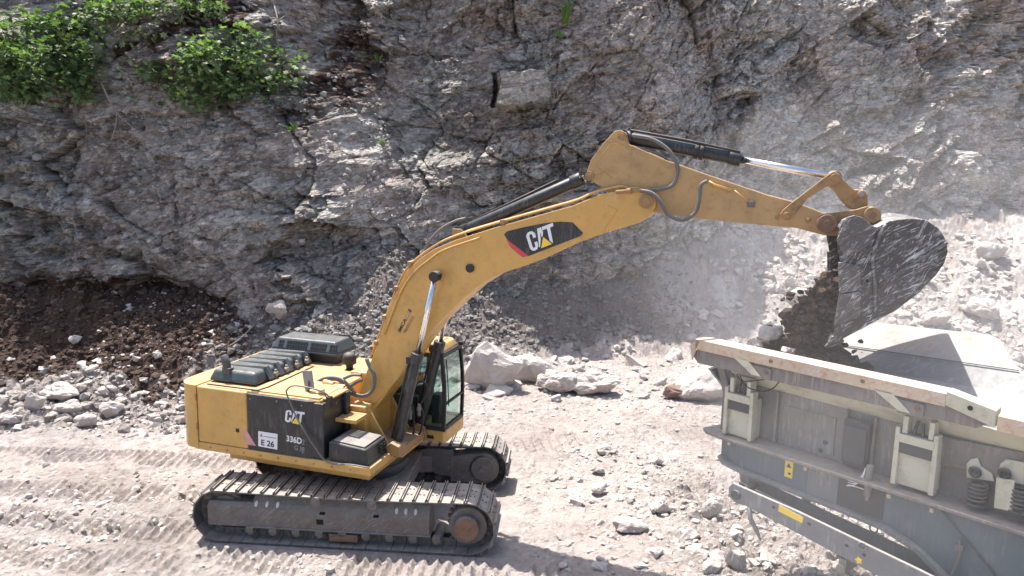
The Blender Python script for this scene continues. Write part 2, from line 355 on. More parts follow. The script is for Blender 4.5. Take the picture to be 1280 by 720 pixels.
def make_ground():
    xs = np.concatenate([np.linspace(-150, -22, 10)[:-1], np.arange(-22, -13, .10), np.arange(-13, 11, .038), np.arange(11, 24, .10), np.linspace(24, 150, 10)])
    ys = [-120, -80, -50, -25, -10, 0, 5, 7.5]; y = 9.0
    while y < 34: ys.append(y); y += max(.03, .000115*y*y*1.0+.012)
    ys += [36, 40, 60, 100, 150]; ys = np.array(ys)
    X, Y = np.meshgrid(xs, ys); Z = ground_h(X, Y)
    Z = np.where(Y > 36, 4.0, Z)
    nx, ny = len(xs), len(ys); V = np.stack([X, Y, Z], -1).reshape(-1, 3)
    i = np.arange(nx*ny).reshape(ny, nx); Fq = np.stack([i[:-1, :-1], i[:-1, 1:], i[1:, 1:], i[1:, :-1]], -1).reshape(-1, 4)
    me = fastmesh('ground', V, Fq, [M['ground']])
    x, y = V[:, 0], V[:, 1]; yt = np.interp(x, XT, YTOE); yw = np.interp(x, XT, YWAL); t = (y-yt)/(yw-yt)
    h1, h2, h3, dx, dy, e = voro(x*3.2, y*3.2, 31)
    tone = .5+.25*fbm(x*.5, y*.5, 4, 80)+.22*(h2-.5)*sm(-.1, .2, t)
    # darker soil in the left alcove, grey scree in the middle
    soil = sm(.42, .66, t+.35*fbm(x*.8, y*.8, 4, 81))*sm(-7.4, -8.8, x+.6*fbm(x*0+2, y*1.1, 2, 83))
    grey = sm(.15, .4, t+.2*fbm(x*.9, y*.9, 3, 82))*sm(-9.2, -7.5, x)*sm(7.5, 5, x)
    tone = tone*(1-.55*grey)*(1-.25*sm(0, .3, t)*sm(-3, -6, x))
    pale = .15+.25*fbm(x*.7, y*.7, 3, 84)+.25*sm(3, 7, x)
    col = np.stack([np.clip(tone, 0, 1), np.clip(pale, 0, 1), np.clip(soil*1.1+grey*.42, 0, 1), np.ones_like(tone)], -1).astype(np.float32)
    a = me.color_attributes.new('rocktint', 'FLOAT_COLOR', 'POINT'); a.data.foreach_set('color', col.ravel())
    o = link(bpy.data.objects.new('ground', me)); o['kind'] = 'structure'; return o
make_ground()

# ---------------------------------------------------------------- cliff
def wall_y(x, z, full=True):
    zz = np.maximum(z-1, 0)
    # left buttress steps back to the centre face; the step leans left as it rises
    sh = x+.36*zz+.5*fbm(z*.5, z*0+1, 3, 90)
    st = x+(sh-x)*sm(6, 1, x)
    base = np.interp(st, XT, YWAL)
    lean = np.interp(x, [-22, -8, -4, -1, 5, 7, 12, 22], [.30, .27, .30, .10, .10, .26, .30, .25])
    y = base+lean*zz+.9*fbm(x*.16, z*.2, 3, 91)
    y = y+.8*sm(9.5, 12.5, z)*sm(-5.5, -7, x)
    th = np.interp(x, [-20, -6, 0, 5, 10, 20], [-.06, .02, .20, .30, .48, .55])
    wx = .55*fbm(x*.4, z*.4, 3, 92); s = z*np.cos(th)-x*np.sin(th)+wx*.6; r = x*np.cos(th)+z*np.sin(th)+.35*fbm(x*.8, z*.8, 4, 93, .5)
    calm = sm(.30, -.15, fbm(x*.33+4, z*.33, 3, 94))     # how blocky the face is
    amp = .50+.75*calm
    tone = 0*x+.5
    # beds of uneven thickness
    bs = s*1.15+.9*fbm(s*.9, r*.10, 3, 95); k = np.floor(bs); fr_ = bs-k
    led = ((_h(k, k*0, 96)-.5)*.75+.25*(fr_-.5)*(-1))*sm(-.35, .35, fbm(x*.35, z*.45, 3, 98))
    y = y-led*amp*.75; tone = tone+.2*(_h(k, k*0, 97)-.5)
    for sx, sz, a, tl, seed in ((.42, .62, .70, 1.3, 100), (1.35, 1.9, .28, .70, 110), (3.2, 4.6, .13, .36, 120), (6.5, 12, .05, .15, 130)):
        if not full and sx > 4: continue
        h1, h2, h3, dx, dz, e = voro(r*sx, s*sz, seed)
        y = y-(a*(h1-.5)+tl*(dx*(h2-.5)+dz*(h3-.65))*.55)*amp
        y = y+sm(.09, 0, e)*a*.20*sm(-.1, .35, fbm(r*1.3, s*1.3, 2, seed+7))
        tone = tone+(h1-.5)*(.24 if sx < 5 else .14)
    y = y-.10*fbm(x*1.8, z*2.6, 5, 140, .55)-.03*fbm(x*8, z*11, 3, 141)
    # hollow scooped out at the foot on the left
    y = y+1.1*sm(3.9, 1.8, z+.16*np.abs(x+11.5))*sm(-7.9, -9.2, x)
    # the squared pink block standing proud of the centre face, with an open joint on its left
    bx = (x-.25)*.995+(z-9.55)*.10; bz = (z-9.55)-(x-.25)*.13
    bx = bx+.10*fbm(z*1.7, x*0+3, 3, 143); bz = bz+.12*fbm(x*1.5, z*0+5, 3, 144)+.10*bx
    blk = sm(.98, .90, np.abs(bx))*sm(.68, .60, np.abs(bz))
    y = y*(1-blk)+blk*(27.75+.12*bx+.10*fbm(x*2, z*2, 4, 142)+.05*sm(.05,0,np.abs(bx-.35))+.0*z)
    jt = sm(.10, .05, np.abs(bx+1.12))*sm(.7, .6, np.abs(bz)); y = y+jt*.7
    return y, tone, blk, s, r
def make_cliff():
    xs = np.concatenate([np.arange(-24, -15, .15), np.arange(-15, 20, .047), np.arange(20, 32, .25)])
    zs = np.concatenate([np.arange(-.6, 15.0, .046), np.arange(15.0, 17, .1), np.arange(17, 24, .4)])
    X, Z = np.meshgrid(xs, zs); Y, tone, blk, s, r = wall_y(X, Z)
    Y = Y+.6*np.maximum(Z-15.5, 0)**1.2
    nx, nz = len(xs), len(zs); V = np.stack([X+.25*fbm(Z*1.5, X*1.5, 2, 150)*.5, Y, Z], -1).reshape(-1, 3)
    i = np.arange(nx*nz).reshape(nz, nx); Fq = np.stack([i[:-1, :-1], i[:-1, 1:], i[1:, 1:], i[1:, :-1]], -1).reshape(-1, 4)
    me = fastmesh('cliff', V, Fq, [M['rock']])
    x, z = X.ravel(), Z.ravel(); tone = tone.ravel(); blk = blk.ravel()
    soil = sm(3.9, 2.9, z+.9*fbm(x*.6, z*.6, 4, 160)+.25*np.abs(x+12.0))*sm(-7.8, -9.0, x+.5*fbm(z*.8, x*.4, 3, 165))+.65*sm(12.0, 9.6, np.abs(z-10.6)*4+0*x)*0
    soil = soil+.8*sm(.0, .4, fbm(x*.5+9, z*.7, 4, 161))*sm(-3.5, -7, x)*sm(7, 9, z)
    gully = sm(.9, .3, np.abs(x+.36*np.maximum(z-1, 0)+3.1))*sm(2, 4, z)*sm(11, 9, z)
    tone = tone+.42*sm(4, 9, x)+.10*sm(0, 5, x)-.08*sm(-4, -7, x)+.3*gully+.18*fbm(x*.4, z*.4, 4, 163)+.12*blk
    pale = .16+.30*fbm(x*.6, z*1.1, 4, 162)+.14*sm(4, 9, x)+.18*gully
    wp = sm(.45, .2, np.abs(z-7.5+.0*x))*sm(2.1, 1.6, np.abs(x-1.7))*sm(0, .5, fbm(x*1.7, z*2.2, 4, 164)); pale = pale+.35*wp
    pale = pale+.22*sm(.16, .03, np.abs((x+14)+(z-5.5)*.25-.0))*sm(1.1, .8, np.abs(z-5.2))+.22*sm(.16, .03, np.abs((x+13)+(z-5.0)*.35))*sm(.9, .6, np.abs(z-4.9))
    pale = pale*(1-blk)
    col = np.stack([np.clip(tone, 0, 1), np.clip(pale, 0, 1), np.clip(soil, 0, 1), np.ones_like(tone)], -1).astype(np.float32)
    a = me.color_attributes.new('rocktint', 'FLOAT_COLOR', 'POINT'); a.data.foreach_set('color', col.ravel())
    o = link(bpy.data.objects.new('cliff', me)); o['kind'] = 'structure'; return o
make_cliff()
def hit_ground(u, v, off=0.0):
    O, D = W.ray(u, v); t = np.arange(7, 60, .05); P = [O[i]+t*D[i] for i in range(3)]
    g = ground_h(P[0], P[1]); b = np.nonzero(P[2] < g+off)[0]; j = b[0] if len(b) else -1
    return float(P[0][j]), float(P[1][j]), float(g[j])
def hit_wall(u, v):
    O, D = W.ray(u, v); t = np.arange(15, 60, .05); P = [O[i]+t*D[i] for i in range(3)]
    y = wall_y(P[0], P[2], False)[0]; b = np.nonzero(P[1] > y)[0]; j = b[0] if len(b) else -1
    return float(P[0][j]), float(P[1][j]), float(P[2][j])
#==OBJECTS==
# ---------------------------------------------------------------- excavator
EX = empty('excavator', (PXY[0], PXY[1], 0), 'yellow crawler excavator with black side panel, raised boom and tipping bucket', 'excavator')
def arc(cx, cz, r, a0, a1, n):
    return [(cx+r*math.cos(R(a0+(a1-a0)*i/n)), cz+r*math.sin(R(a0+(a1-a0)*i/n))) for i in range(n+1)]
# --- undercarriage
TL, RM, SH = 2.154, .476, .80
def track_path(n):
    r = RM; sag = .035
    Ls = 2*TL; tot = 2*Ls+2*math.pi*r; out = []
    for i in range(n):
        d = tot*i/n
        if d < Ls: x = -TL+d; out.append((x, 2*r-sag*math.sin(math.pi*(x+TL)/Ls)*abs(math.sin(2*math.pi*(x+TL)/Ls))**.0, 0.0))
        elif d < Ls+math.pi*r: a = (d-Ls)/r; out.append((TL+r*math.sin(a), r+r*math.cos(a), -a))
        elif d < 2*Ls+math.pi*r: out.append((TL-(d-Ls-math.pi*r), 0, math.pi))
        else: a = (d-2*Ls-math.pi*r)/r; out.append((-TL-r*math.sin(a), r-r*math.cos(a), -math.pi-a))
    return out
def make_track(yc, near):
    y0, y1 = yc-SH/2, yc+SH/2
    link_ = MB(T); n = 53; P = track_path(n)
    for i in range(n):       # chain links inside the shoes
        x, z, a = P[i]; c, s = math.cos(a), math.sin(a)
        for yy in (yc-.14, yc+.08):
            q = [(-.11, -.155), (.10, -.155), (.10, -.03), (-.11, -.03)]
            link_.prism([(x+u*c-v*s, z+u*s+v*c) for u, v in q], yy, yy+.06)
        link_.cylY(x+.09*s*-1*-1, z-.09*c, yc-.17, yc+.17, .035, 8)
    tr = link_.build('track_chain', 'steel', EX)
    first = None
    for i in range(n):
        x, z, a = P[i]; c, s = math.cos(a), math.sin(a); b = MB(T); wv = .0
        prof = [(-.108, -.03), (.102, -.03), (.102, .040), (.088, .040), (.080, -.006), (-.072, -.006), (-.080, .040), (-.094, .040), (-.098, -.008), (-.108, -.012)]
        b.prism([(x+u*c-v*s, z+u*s+v*c) for u, v in prof], y0, y1)
        # bolt heads
        for u in (-.045, .022):
            for yy in (yc-.12, yc+.10):
                q = [(u-.012, -.006), (u+.012, -.006), (u+.012, .012), (u-.012, .012)]
                b.prism([(x+p*c-v*s, z+p*s+v*c) for p, v in q], yy-.012, yy+.012)
        b.build('track_shoe', 'shoe', tr)
    # frame: rounded-top beam with the yoke towards the left
    yo = yc-.30 if near else yc-.22; yi = yc+.22
    fr_ = MB(T)
    sec = [(yo, .27), (yo, .57), (yo+.05, .67), (yo+.17, .77), (yi-.15, .77), (yi, .62), (yi, .27)]
    fr_.cross(sec, -1.62, 1.5)
    sec2 = [(yo+.02, .25), (yo+.02, .60), (yo+.08, .68), (yi-.08, .68), (yi, .6), (yi, .22)]
    fr_.cross(sec2, -2.42, -1.60)
    fr_.box(-1.66, 1.52, yo-.03, yi+.03, .255, .28)
    f = fr_.build('track_frame', 'frame', EX, .02)
    g = MB(T)
    for x, z, ww, hh in ((-.42, .60, .10, .12), (.52, .60, .10, .12), (-.47, .42, .12, .09)):
        g.prism([(x, z-hh/2), (x+ww, z-hh/2), (x+ww+.04*(z > .5), z+hh/2), (x+.04*(z > .5), z+hh/2)], yo-.006, yo+.03) if z < .5 else g.loft([(x, yo+.0, .555), (x+ww, yo+.0, .555), (x+ww+.03, yo+.115, .705), (x+.03, yo+.115, .705)], [(x, yo-.012, .565), (x+ww, yo-.012, .565), (x+ww+.03, yo+.103, .715), (x+.03, yo+.103, .715)])
    g.build('cutout', 'grill', f)
    if near:
        for x in (-1.55, -1.36, -1.17, .92, 1.08, 1.25):
            g = MB(T); g.loft([(x+.028*math.cos(t), yo+.060+.034*math.sin(t), .665+.042*math.sin(t)) for t in np.linspace(0, 2*math.pi, 11)[:-1]],
                   [(x+.028*math.cos(t), yo+.050+.034*math.sin(t), .675+.042*math.sin(t)) for t in np.linspace(0, 2*math.pi, 11)[:-1]])
            g.build('mud_cap', M['ground_plain'], f)
    for x in (-.45, .53):
        b = MB(T); b.cylY(x, .83, yc-.36, yc+.2, .055, 16); b.cylY(x, .83, yc-.41, yc-.36, .085, 20); b.cylY(x, .83, yc-.42, yc-.41, .05, 16); b.box(x-.03, x+.03, yc-.05, yc+.05, .7, .82); b.build('carrier_roller', 'frame', EX, .006)
    for i in range(9):
        x = -1.66+i*.41; b = MB(T); b.cylY(x, .175, yc-.24, yc+.24, .085, 16); b.cylY(x, .175, yc-.31, yc-.24, .055, 12); b.box(x-.07, x+.07, yc-.32, yc-.22, .17, .26); b.build('track_roller', 'frame', EX, .008)
    b = MB(T); b.box(-.25, .25, yo-.02, yo+.05, .09, .215); b.box(-.21, .21, yo-.03, yo-.02, .11, .19); b.build('track_guard', 'rust', EX, .012)
    # idler
    b = MB(T); b.cylY(-TL, RM, yc-.10, yc+.10, .33, 40); b.cylY(-TL, RM, yc-.15, yc+.15, .27, 40); b.cylY(-TL, RM, yc-.2, yc+.2, .09, 20); b.build('idler_wheel', 'frame', EX, .012)
    # sprocket with teeth and round final drive
    b = MB(T); o = []
    for i in range(21):
        for da, rr in ((-5, .33), (-2.2, .385), (2.2, .385), (5, .33)):
            a = R(i*360/21+da); o.append((TL+rr*math.cos(a), RM+rr*math.sin(a)))
    b.prism(o, yc-.04, yc+.04); sp = b.build('sprocket', 'steel', EX)
    b = MB(T)
    if near:
        b.cylY(TL, RM, yc-.27, yc, .33, 40); b.cylY(TL-.01, RM, yc-.41, yc-.26, .215, 40)
        fd = b.build('final_drive', 'frame', EX, .015)
        b = MB(T); b.cylY(TL-.01, RM, yc-.425, yc-.41, .20, 40)
        for i in range(12): a = R(i*30); b.cylY(TL-.01+.18*math.cos(a), RM+.18*math.sin(a), yc-.435, yc-.42, .012, 8)
        b.build('drive_cover', 'rust', fd, .004)
    else:
        b.cylY(TL, RM, yc-.40, yc, .31, 48); b.cylY(TL, RM, yc-.44, yc-.40, .25, 40); b.cylY(TL, RM, yc-.46, yc-.44, .08, 20)
        b.prism([(1.48, .17), (TL, .165), (TL, .79), (1.48, .70)], yc-.40, yc)
        b.build('final_drive', 'frame', EX, .012)
        b = MB(T); b.prism([(-.2, .30), (.1, .62), (1.0, .86), (1.52, .84), (1.52, .28), (1.25, .30), (1.0, .42), (.7, .44), (.35, .33), (.1, .18), (-.2, .16)], yc-.42, yc-.30); b.build('inner_frame_plate', 'frame', EX, .015)
for k in range(9):
    b = MB(U); x = -2.4+k*.36; b.cylY(x, 1.375, -1.472, -1.455, .018, 6); b.build('skirt_bolt', 'yellow_worn', EX)
M['ground_plain'] = rockmat('packed_dust', [(.75, .70, .66), (.8, .76, .72), (.8, .78, .75), (.5, .45, .42), (.6, .6, .6), (.1, .1, .1)], 2, False, .3)
make_track(-1.295, True); make_track(1.295, False)
b = MB(T); b.box(-.9, .9, -.95, .95, .50, .80)
for sx in (-1, 1):
    for sy in (-1, 1):
        b.loft([(sx*.55, sy*.5, .45), (sx*.15, sy*.8, .45), (sx*.15, sy*.8, .80), (sx*.55, sy*.5, .80)], [(sx*1.5, sy*1.15, .30), (sx*1.05, sy*1.2, .30), (sx*1.05, sy*1.2, .62), (sx*1.5, sy*1.15, .62)])
b.build('car_body', 'frame', EX, .02)
b = MB(T); b.cylZ(0, 0, .78, 1.12, .72, 48); b.cylZ(0, 0, .92, 1.02, .80, 48); b.build('slew_ring', 'dark', EX, .01)

# --- upper works
def rr_plan(x0, x1, y0, y1, rb, rf, n=8):    # plan outline, rounded rear (x0) and front (x1) corners
    o = []
    for cx, cy, r, a0 in ((x1-rf, y1-rf, rf, 0), (x0+rb, y1-rb, rb, 90), (x0+rb, y0+rb, rb, 180), (x1-rf, y0+rf, rf, 270)):
        for i in range(n+1):
            a = R(a0+90*i/n); o.append((cx+r*math.cos(a), cy+r*math.sin(a)))
    return o
ZB, ZT = 1.42, 2.52
b = MB(U); b.plan([(-2.75, -1.46), (.86, -1.46), (.86, -.55), (1.0, -.5), (1.0, .4), (.2, .45), (.2, 1.46), (-2.75, 1.46)], 1.30, 1.45)
b.plan([(-2.2, -1.2), (.7, -1.2), (.7, 1.2), (-2.2, 1.2)], 1.10, 1.30)
b.build('deck_frame', 'yellow', EX, .02)
b = MB(U); b.plan(rr_plan(-3.14, -2.66, -1.47, 1.47, .40, .001), 1.33, ZT); b.build('counterweight', 'yellow', EX, .07, 4)
b = MB(U); b.box(-2.66, -.12, -1.40, 1.40, 1.45, ZT-.015); body = b.build('engine_housing', 'yellow', EX, .02)
b = MB(U); b.box(-2.655, -1.585, -1.465, -1.38, 1.455, ZT-.01); d = b.build('side_door', 'yellow', EX, .035, 3)
for zz in (1.75, 2.3):
    b = MB(U); b.cylZ(-2.665, -1.475, zz-.06, zz+.06, .016, 8); b.build('hinge', 'yellow_worn', d, .003)
lx, ly, lz = U.Y(297, 538, -1.465)
b = MB(U); b.box(lx-.035, lx+.035, -1.478, -1.46, lz-.035, lz+.035); b.build('door_latch', 'ink', d, .008)
# black panel with a rounded front corner
pan = [(-1.575, -1.465), (-.38, -1.465), (-.25, -1.43), (-.16, -1.34), (-.13, -1.2), (-.13, -1.05), (-.22, -1.05), (-.22, -1.2), (-.27, -1.31), (-.38, -1.37), (-1.575, -1.37)]
b = MB(U); b.plan(pan, 1.455, ZT-.03); bp = b.build('black_side_panel', 'black', EX, .02, 3)
for xx, zz in ((-1.50, 1.55), (-1.50, 2.40), (-.45, 1.55), (-.45, 2.40), (-.95, 2.42)):
    b = MB(U); b.cylY(xx, zz, -1.475, -1.46, .016, 10); b.build('panel_bolt', 'greywall', bp)
b = MB(U); b.box(-.30, -.05, -1.43, -.62, 1.46, ZT-.06); b.box(-.05, .03, -.78, -.64, 1.6, ZT-.02); b.build('front_bulkhead', 'black', EX, .02)
b = MB(U); b.box(-1.56, -.16, -1.36, .4, ZT-.02, ZT+.015); b.box(-.16, .0, -1.3, -.66, ZT-.03, ZT+.005); b.build('deck_cover', 'yellow', EX, .01)
# toolbox step, frame nose
b = MB(U); b.loft([(.02, -1.42, 1.45), (.80, -1.42, 1.45), (.80, -.66, 1.45), (.02, -.66, 1.45)], [(.02, -1.40, 1.80), (.74, -1.40, 1.74), (.74, -.68, 1.74), (.02, -.68, 1.80)]); tb = b.build('toolbox', 'black', EX, .035, 3)
b = MB(U); b.loft([(.10, -1.36, 1.795), (.70, -1.36, 1.75), (.70, -.74, 1.75), (.10, -.74, 1.795)], [(.10, -1.36, 1.82), (.70, -1.36, 1.775), (.70, -.74, 1.775), (.10, -.74, 1.82)]); b.build('toolbox_lid', 'hose', tb, .008)
b = MB(U)
for k in range(3):
    for j in range(2): b.box(.79, .805, -1.0+.14*j, -.9+.14*j, 1.54+k*.06, 1.575+k*.06)
b.build('vent', 'grill', tb)
# slotted yellow step over the toolbox
b = MB(U)
for k in range(6): b.box(-.05, .32, -1.02+.06*k, -.98+.06*k, 2.05, 2.09)
b.box(-.05, .34, -1.05, -1.01, 2.03, 2.10); b.box(-.05, .34, -.68, -.64, 2.03, 2.10); b.box(.32, .36, -1.05, -.64, 2.03, 2.10); b.build('step_plate', 'yellow', EX, .005)
# cowl over the engine with ribs
def dome(fr, x0, x1, y0, y1, z0, z1, inset, name, mat, bev):
    b = MB(fr); b.loft([(x0, y0, z0), (x1, y0, z0), (x1, y1, z0), (x0, y1, z0)], [(x0+inset, y0+inset, z1), (x1-inset, y0+inset, z1), (x1-inset, y1-inset, z1), (x0+inset, y1-inset, z1)]); return b, name, mat, bev
c0 = ZT+.012
b, *_ = dome(U, -2.66, -1.60, -1.16, .74, c0, c0+.22, .09, 0, 0, 0); cowl = b.build('engine_cowl', 'cowl', EX, .06, 4)
for k in range(5):
    y = -.72+.30*k; b = MB(U); b.loft([(-2.50, y-.07, c0+.215), (-1.70, y-.07, c0+.215), (-1.56, y-.10, c0+.03), (-1.56, y+.10, c0+.03), (-1.70, y+.07, c0+.215), (-2.50, y+.07, c0+.215)],
        [(-2.50, y-.05, c0+.245), (-1.68, y-.05, c0+.245), (-1.535, y-.07, c0+.03), (-1.535, y+.07, c0+.03), (-1.68, y+.05, c0+.245), (-2.50, y+.05, c0+.245)]); b.build('cowl_rib', 'cowl', cowl, .015)
b = MB(U); b.tube([U.Z(u, v, c0+.01) for u, v in ((259, 480), (322, 488), (335, 484), (392, 458))], .014, 6); b.build('cowl_seal', 'ink', cowl)
for k in range(4):
    y = -.60+.34*k; b = MB(U); b.cyl((-1.60, y, c0+.10), (-1.54, y, c0+.09), .05, 14); b.box(-1.60, -1.555, y-.02, y+.02, c0+.02, c0+.18); b.build('cowl_catch', 'greywall', cowl, .005)
# exhaust pipe standing on the cowl
q = U.Z(284, 463, c0+.2)
b = MB(U); b.box(q[0]-.06, q[0]+.10, q[1]-.07, q[1]+.07, c0+.15, c0+.26); b.tube([(q[0], q[1], c0+.2), (q[0]-.01, q[1], c0+.33), (q[0]-.08, q[1]+.02, c0+.47)], [.075, .075, .07], 16); b.build('exhaust_pipe', 'dark', EX, .01)
# taller air intake box with a slotted rim
b = MB(U); b.box(-2.4, -1.12, .82, 1.38, c0-.02, c0+.30); b.build('intake_base', 'dark', EX, .02)
b, *_ = dome(U, -2.60, -1.02, .66, 1.46, c0+.22, c0+.44, .12, 0, 0, 0); b.loft([(-2.60, .66, c0+.16), (-1.02, .66, c0+.16), (-1.02, 1.46, c0+.16), (-2.60, 1.46, c0+.16)], [(-2.60, .66, c0+.222), (-1.02, .66, c0+.222), (-1.02, 1.46, c0+.222), (-2.60, 1.46, c0+.222)])
ib = b.build('intake_box', 'cowl', EX, .03, 3)
for k in range(22):
    if k in (2, 11, 18): continue
    b = MB(U)
    for j in range(2):
        x = -2.42+.063*k; t0 = .18+.33*j; t1 = t0+.25
        A = lambda xx, t: (xx, .66+.12*t-.012, c0+.22+.22*t)
        B = lambda xx, t: (xx, .66+.12*t+.004, c0+.22+.22*t-.004)
        b.loft([A(x, t0), A(x+.045, t0), A(x+.045, t1), A(x, t1)], [B(x, t0), B(x+.045, t0), B(x+.045, t1), B(x, t1)])
    b.build('intake_slot', 'grill', ib)
# domed precleaner
q = U.Z(437, 462, ZT); b = MB(U); b.cylZ(q[0], q[1], ZT, ZT+.14, .07, 16); b.tube([(q[0], q[1], z) for z in (ZT+.10, ZT+.13, ZT+.26, ZT+.33, ZT+.36)], [.08, .135, .135, .10, .02], 24); b.build('precleaner', 'rubber', EX)
b = MB(U); q = U.Z(445, 470, ZT); b.box(q[0]-.35, q[0]+.15, q[1]-.15, q[1]+.12, ZT-.5, ZT+.02); b.box(q[0]-.1, q[0]+.28, q[1]-.05, q[1]+.3, ZT-.2, ZT+.10); b.box(-1.1, .3, -.6, .42, 1.4, 2.2); b.box(-1.1, 0, .42, 1.44, 1.4, ZT); b.build('centre_deck', 'yellow', EX, .02)
# valve fittings and hoses on the deck front
b = MB(U)
for u, v, z, r in ((424, 486, 2.5, .05), (412, 480, 2.52, .06), (399, 482, 2.5, .05)): q = U.Z(u, v, z); b.cyl((q[0]-.12, q[1], z+.02), (q[0]+.1, q[1]-.02, z), r, 12)
b.build('pipe_fitting', 'yellow', EX, .01)
for pts, r in (([(395, 478, 2.5), (408, 472, 2.75), (425, 473, 2.8), (436, 482, 2.62), (444, 492, 2.4)], .03), ([(398, 481, 2.5), (412, 475, 2.7), (424, 476, 2.74), (434, 486, 2.5)], .025),
               ([(425, 484, 2.5), (437, 491, 2.5), (455, 495, 2.55), (466, 487, 2.62), (468, 470, 2.9), (462, 458, 3.1), (458, 448, 3.3)], .036), ([(430, 473, 2.5), (440, 469, 2.6), (452, 469, 2.65)], .03), ([(436, 484, 2.45), (446, 478, 2.5), (453, 475, 2.6)], .026)):
    P = [U.Y(u, v, -.42-.03*i) if z is None else U.Z(u, v, z) for i, (u, v, z) in enumerate(pts)]
    # keep the hoses in the gap beside the boom foot
    Q = [U.Y(u, v, -.45+.02*math.sin(i)) for i, (u, v, z) in enumerate(pts)]
    b = MB(U); b.tube(spline(Q, 5), r, 8); b.build('hydraulic_hose', 'hose', EX)
# service box and hoop rail, mirror plate
b = MB(U); q = U.Z(402, 494, ZT); b.cylZ(q[0], q[1], ZT-.02, ZT+.12, .06, 16); b.build('filler_cap', 'yellow', EX, .01)
b = MB(U); q = U.Y(412, 500, -1.40); b.box(q[0]-.05, q[0]+.03, -1.44, -1.34, q[2]-.14, q[2]+.06); b.build('rail_socket', 'ink', EX, .008)
b = MB(U); b.tube(spline([U.Y(u, v, Y) for u, v, Y in ((411, 496, -1.40), (406, 491, -1.42), (392, 486, -1.48), (368, 482, -1.52), (359, 487, -1.53), (359, 494, -1.53), (372, 524, -1.54), (392, 557, -1.53), (410, 578, -1.50), (440, 581, -1.50), (462, 585, -1.48))], 5), .014, 8); b.build('hand_rail', 'hose', EX)
b = MB(U); b.tube(spline([U.Y(u, v, -1.36) for u, v in ((384, 487), (387, 491), (396, 492), (404, 492), (408, 497), (409, 505))], 5), .010, 6); b.build('cable', 'ink', EX)
b = MB(U); P = [U.Y(u, v, -1.05) for u, v in ((378, 463), (390, 463), (393, 485), (382, 488))]; b.prism([(p[0], p[2]) for p in P], -1.07, -1.04); mr = b.build('mirror', 'faded', EX, .008)
b = MB(U); q = U.Y(386, 476, -1.09); b.tube([q, (q[0], -1.09, ZT)], .012, 6); b.build('mirror_arm', 'ink', mr)
# --- cab
CX0, CX1, CY0, CY1 = -.15, 1.42, .47, 1.46
b = MB(U); b.plan([(CX0, CY0), (CX1-.05, CY0), (CX1, CY0+.1), (CX1, CY1-.05), (CX1-.05, CY1), (CX0, CY1)], 1.28, 1.52); cab = b.build('cab_base', 'yellow', EX, .02)
b = MB(U); roof = [(CX0-.02, CY0-.01), (CX1-.22, CY0-.01), (CX1-.12, CY0+.1), (CX1-.12, CY1-.1), (CX1-.2, CY1+.01), (CX0-.02, CY1+.01)]
b.loft([(x, y, 3.02) for x, y in roof], [(x*.93+.02, y*.9+.095, 3.15) for x, y in roof]); b.build('cab_roof', 'yellow', EX, .03, 3)
b = MB(U); b.box(.75, 1.12, .62, 1.3, 3.145, 3.17); b.build('roof_hatch', 'yellow', EX, .01)
def fx(z): return CX1-.02-.0*(z-1.5)+.02*math.sin((z-1.5)*2)-.075*max(z-2.2, 0)**1.5      # front slope of the cab
b = MB(U)
for yy in (CY0, CY1-.06):
    zs = np.linspace(1.5, 3.03, 8)
    o = [(fx(z), z) for z in zs]+[(fx(z)-.075, z) for z in zs[::-1]]; b.prism(o, yy, yy+.06)
    b.prism([(.62, 1.5), (.69, 1.5), (.67, 3.03), (.60, 3.03)], yy, yy+.055); b.box(CX0, CX0+.08, yy, yy+.06, 1.5, 3.03); b.box(CX0, fx(3.0), yy+.002, yy+.058, 2.95, 3.03); b.box(CX0, fx(1.55), yy+.002, yy+.058, 1.5, 1.58)
for z, h in ((1.5, .09), (2.02, .035), (2.94, .09)): b.box(fx(z)-.07, fx(z)-.003, CY0+.05, CY1-.05, z, z+h)
b.box(CX0, CX0+.06, CY0+.05, CY1-.05, 1.5, 2.2); b.box(CX0, CX0+.06, CY0+.05, CY1-.05, 2.9, 3.02); b.build('cab_frame', 'ink', EX, .008)
def pane(b, z0, z1, y0=CY0+.055, y1=CY1-.055):
    zs = np.linspace(z0, z1, 5); b.prism([(fx(z)-.03, z) for z in zs]+[(fx(z)-.038, z) for z in zs[::-1]], y0, y1)
b = MB(U); pane(b, 2.055, 2.94); b.build('windscreen', 'glass', EX); b = MB(U); pane(b, 1.59, 2.02); b.build('lower_front_window', 'glass', EX)
for yy in (CY0+.02, CY1-.03):
    b = MB(U); b.box(.69, 1.28, yy, yy+.008, 1.58, 2.95); b.build('side_window', 'glass', EX); b = MB(U); b.box(CX0+.08, .61, yy, yy+.008, 1.58, 2.95); b.build('side_window', 'glass', EX)
b = MB(U); b.box(.05, .55, .7, 1.22, 1.5, 1.95); b.box(.02, .16, .72, 1.2, 1.95, 2.55); b.build('operator_seat', 'rubber', EX, .04)
b = MB(U); b.box(.95, 1.15, .85, 1.1, 1.5, 2.1); b.box(.3, .8, .55, .68, 1.5, 2.12); b.box(.3, .8, 1.26, 1.38, 1.5, 2.12); b.build('console', 'dark', EX, .03)
q = U.Y(522, 472, .50); b = MB(U); b.box(q[0]-.10, q[0]+.09, .52, .62, q[2]-.09, q[2]+.08); b.build('hi_vis_vest', 'orange', EX, .03)
b = MB(U); b.tube([(fx(2.9)+.01, .60, 2.9), (fx(2.5)+.02, .56, 2.45), (fx(2.0)+.02, .58, 2.0)], .011, 6); b.build('wiper', 'ink', EX)
q = U.Y(538, 546, CY0); b = MB(U); b.box(q[0]-.07, q[0]+.07, CY0-.012, CY0+.01, q[2]-.035, q[2]+.035); b.build('number_plate', 'ink', cab, .004)
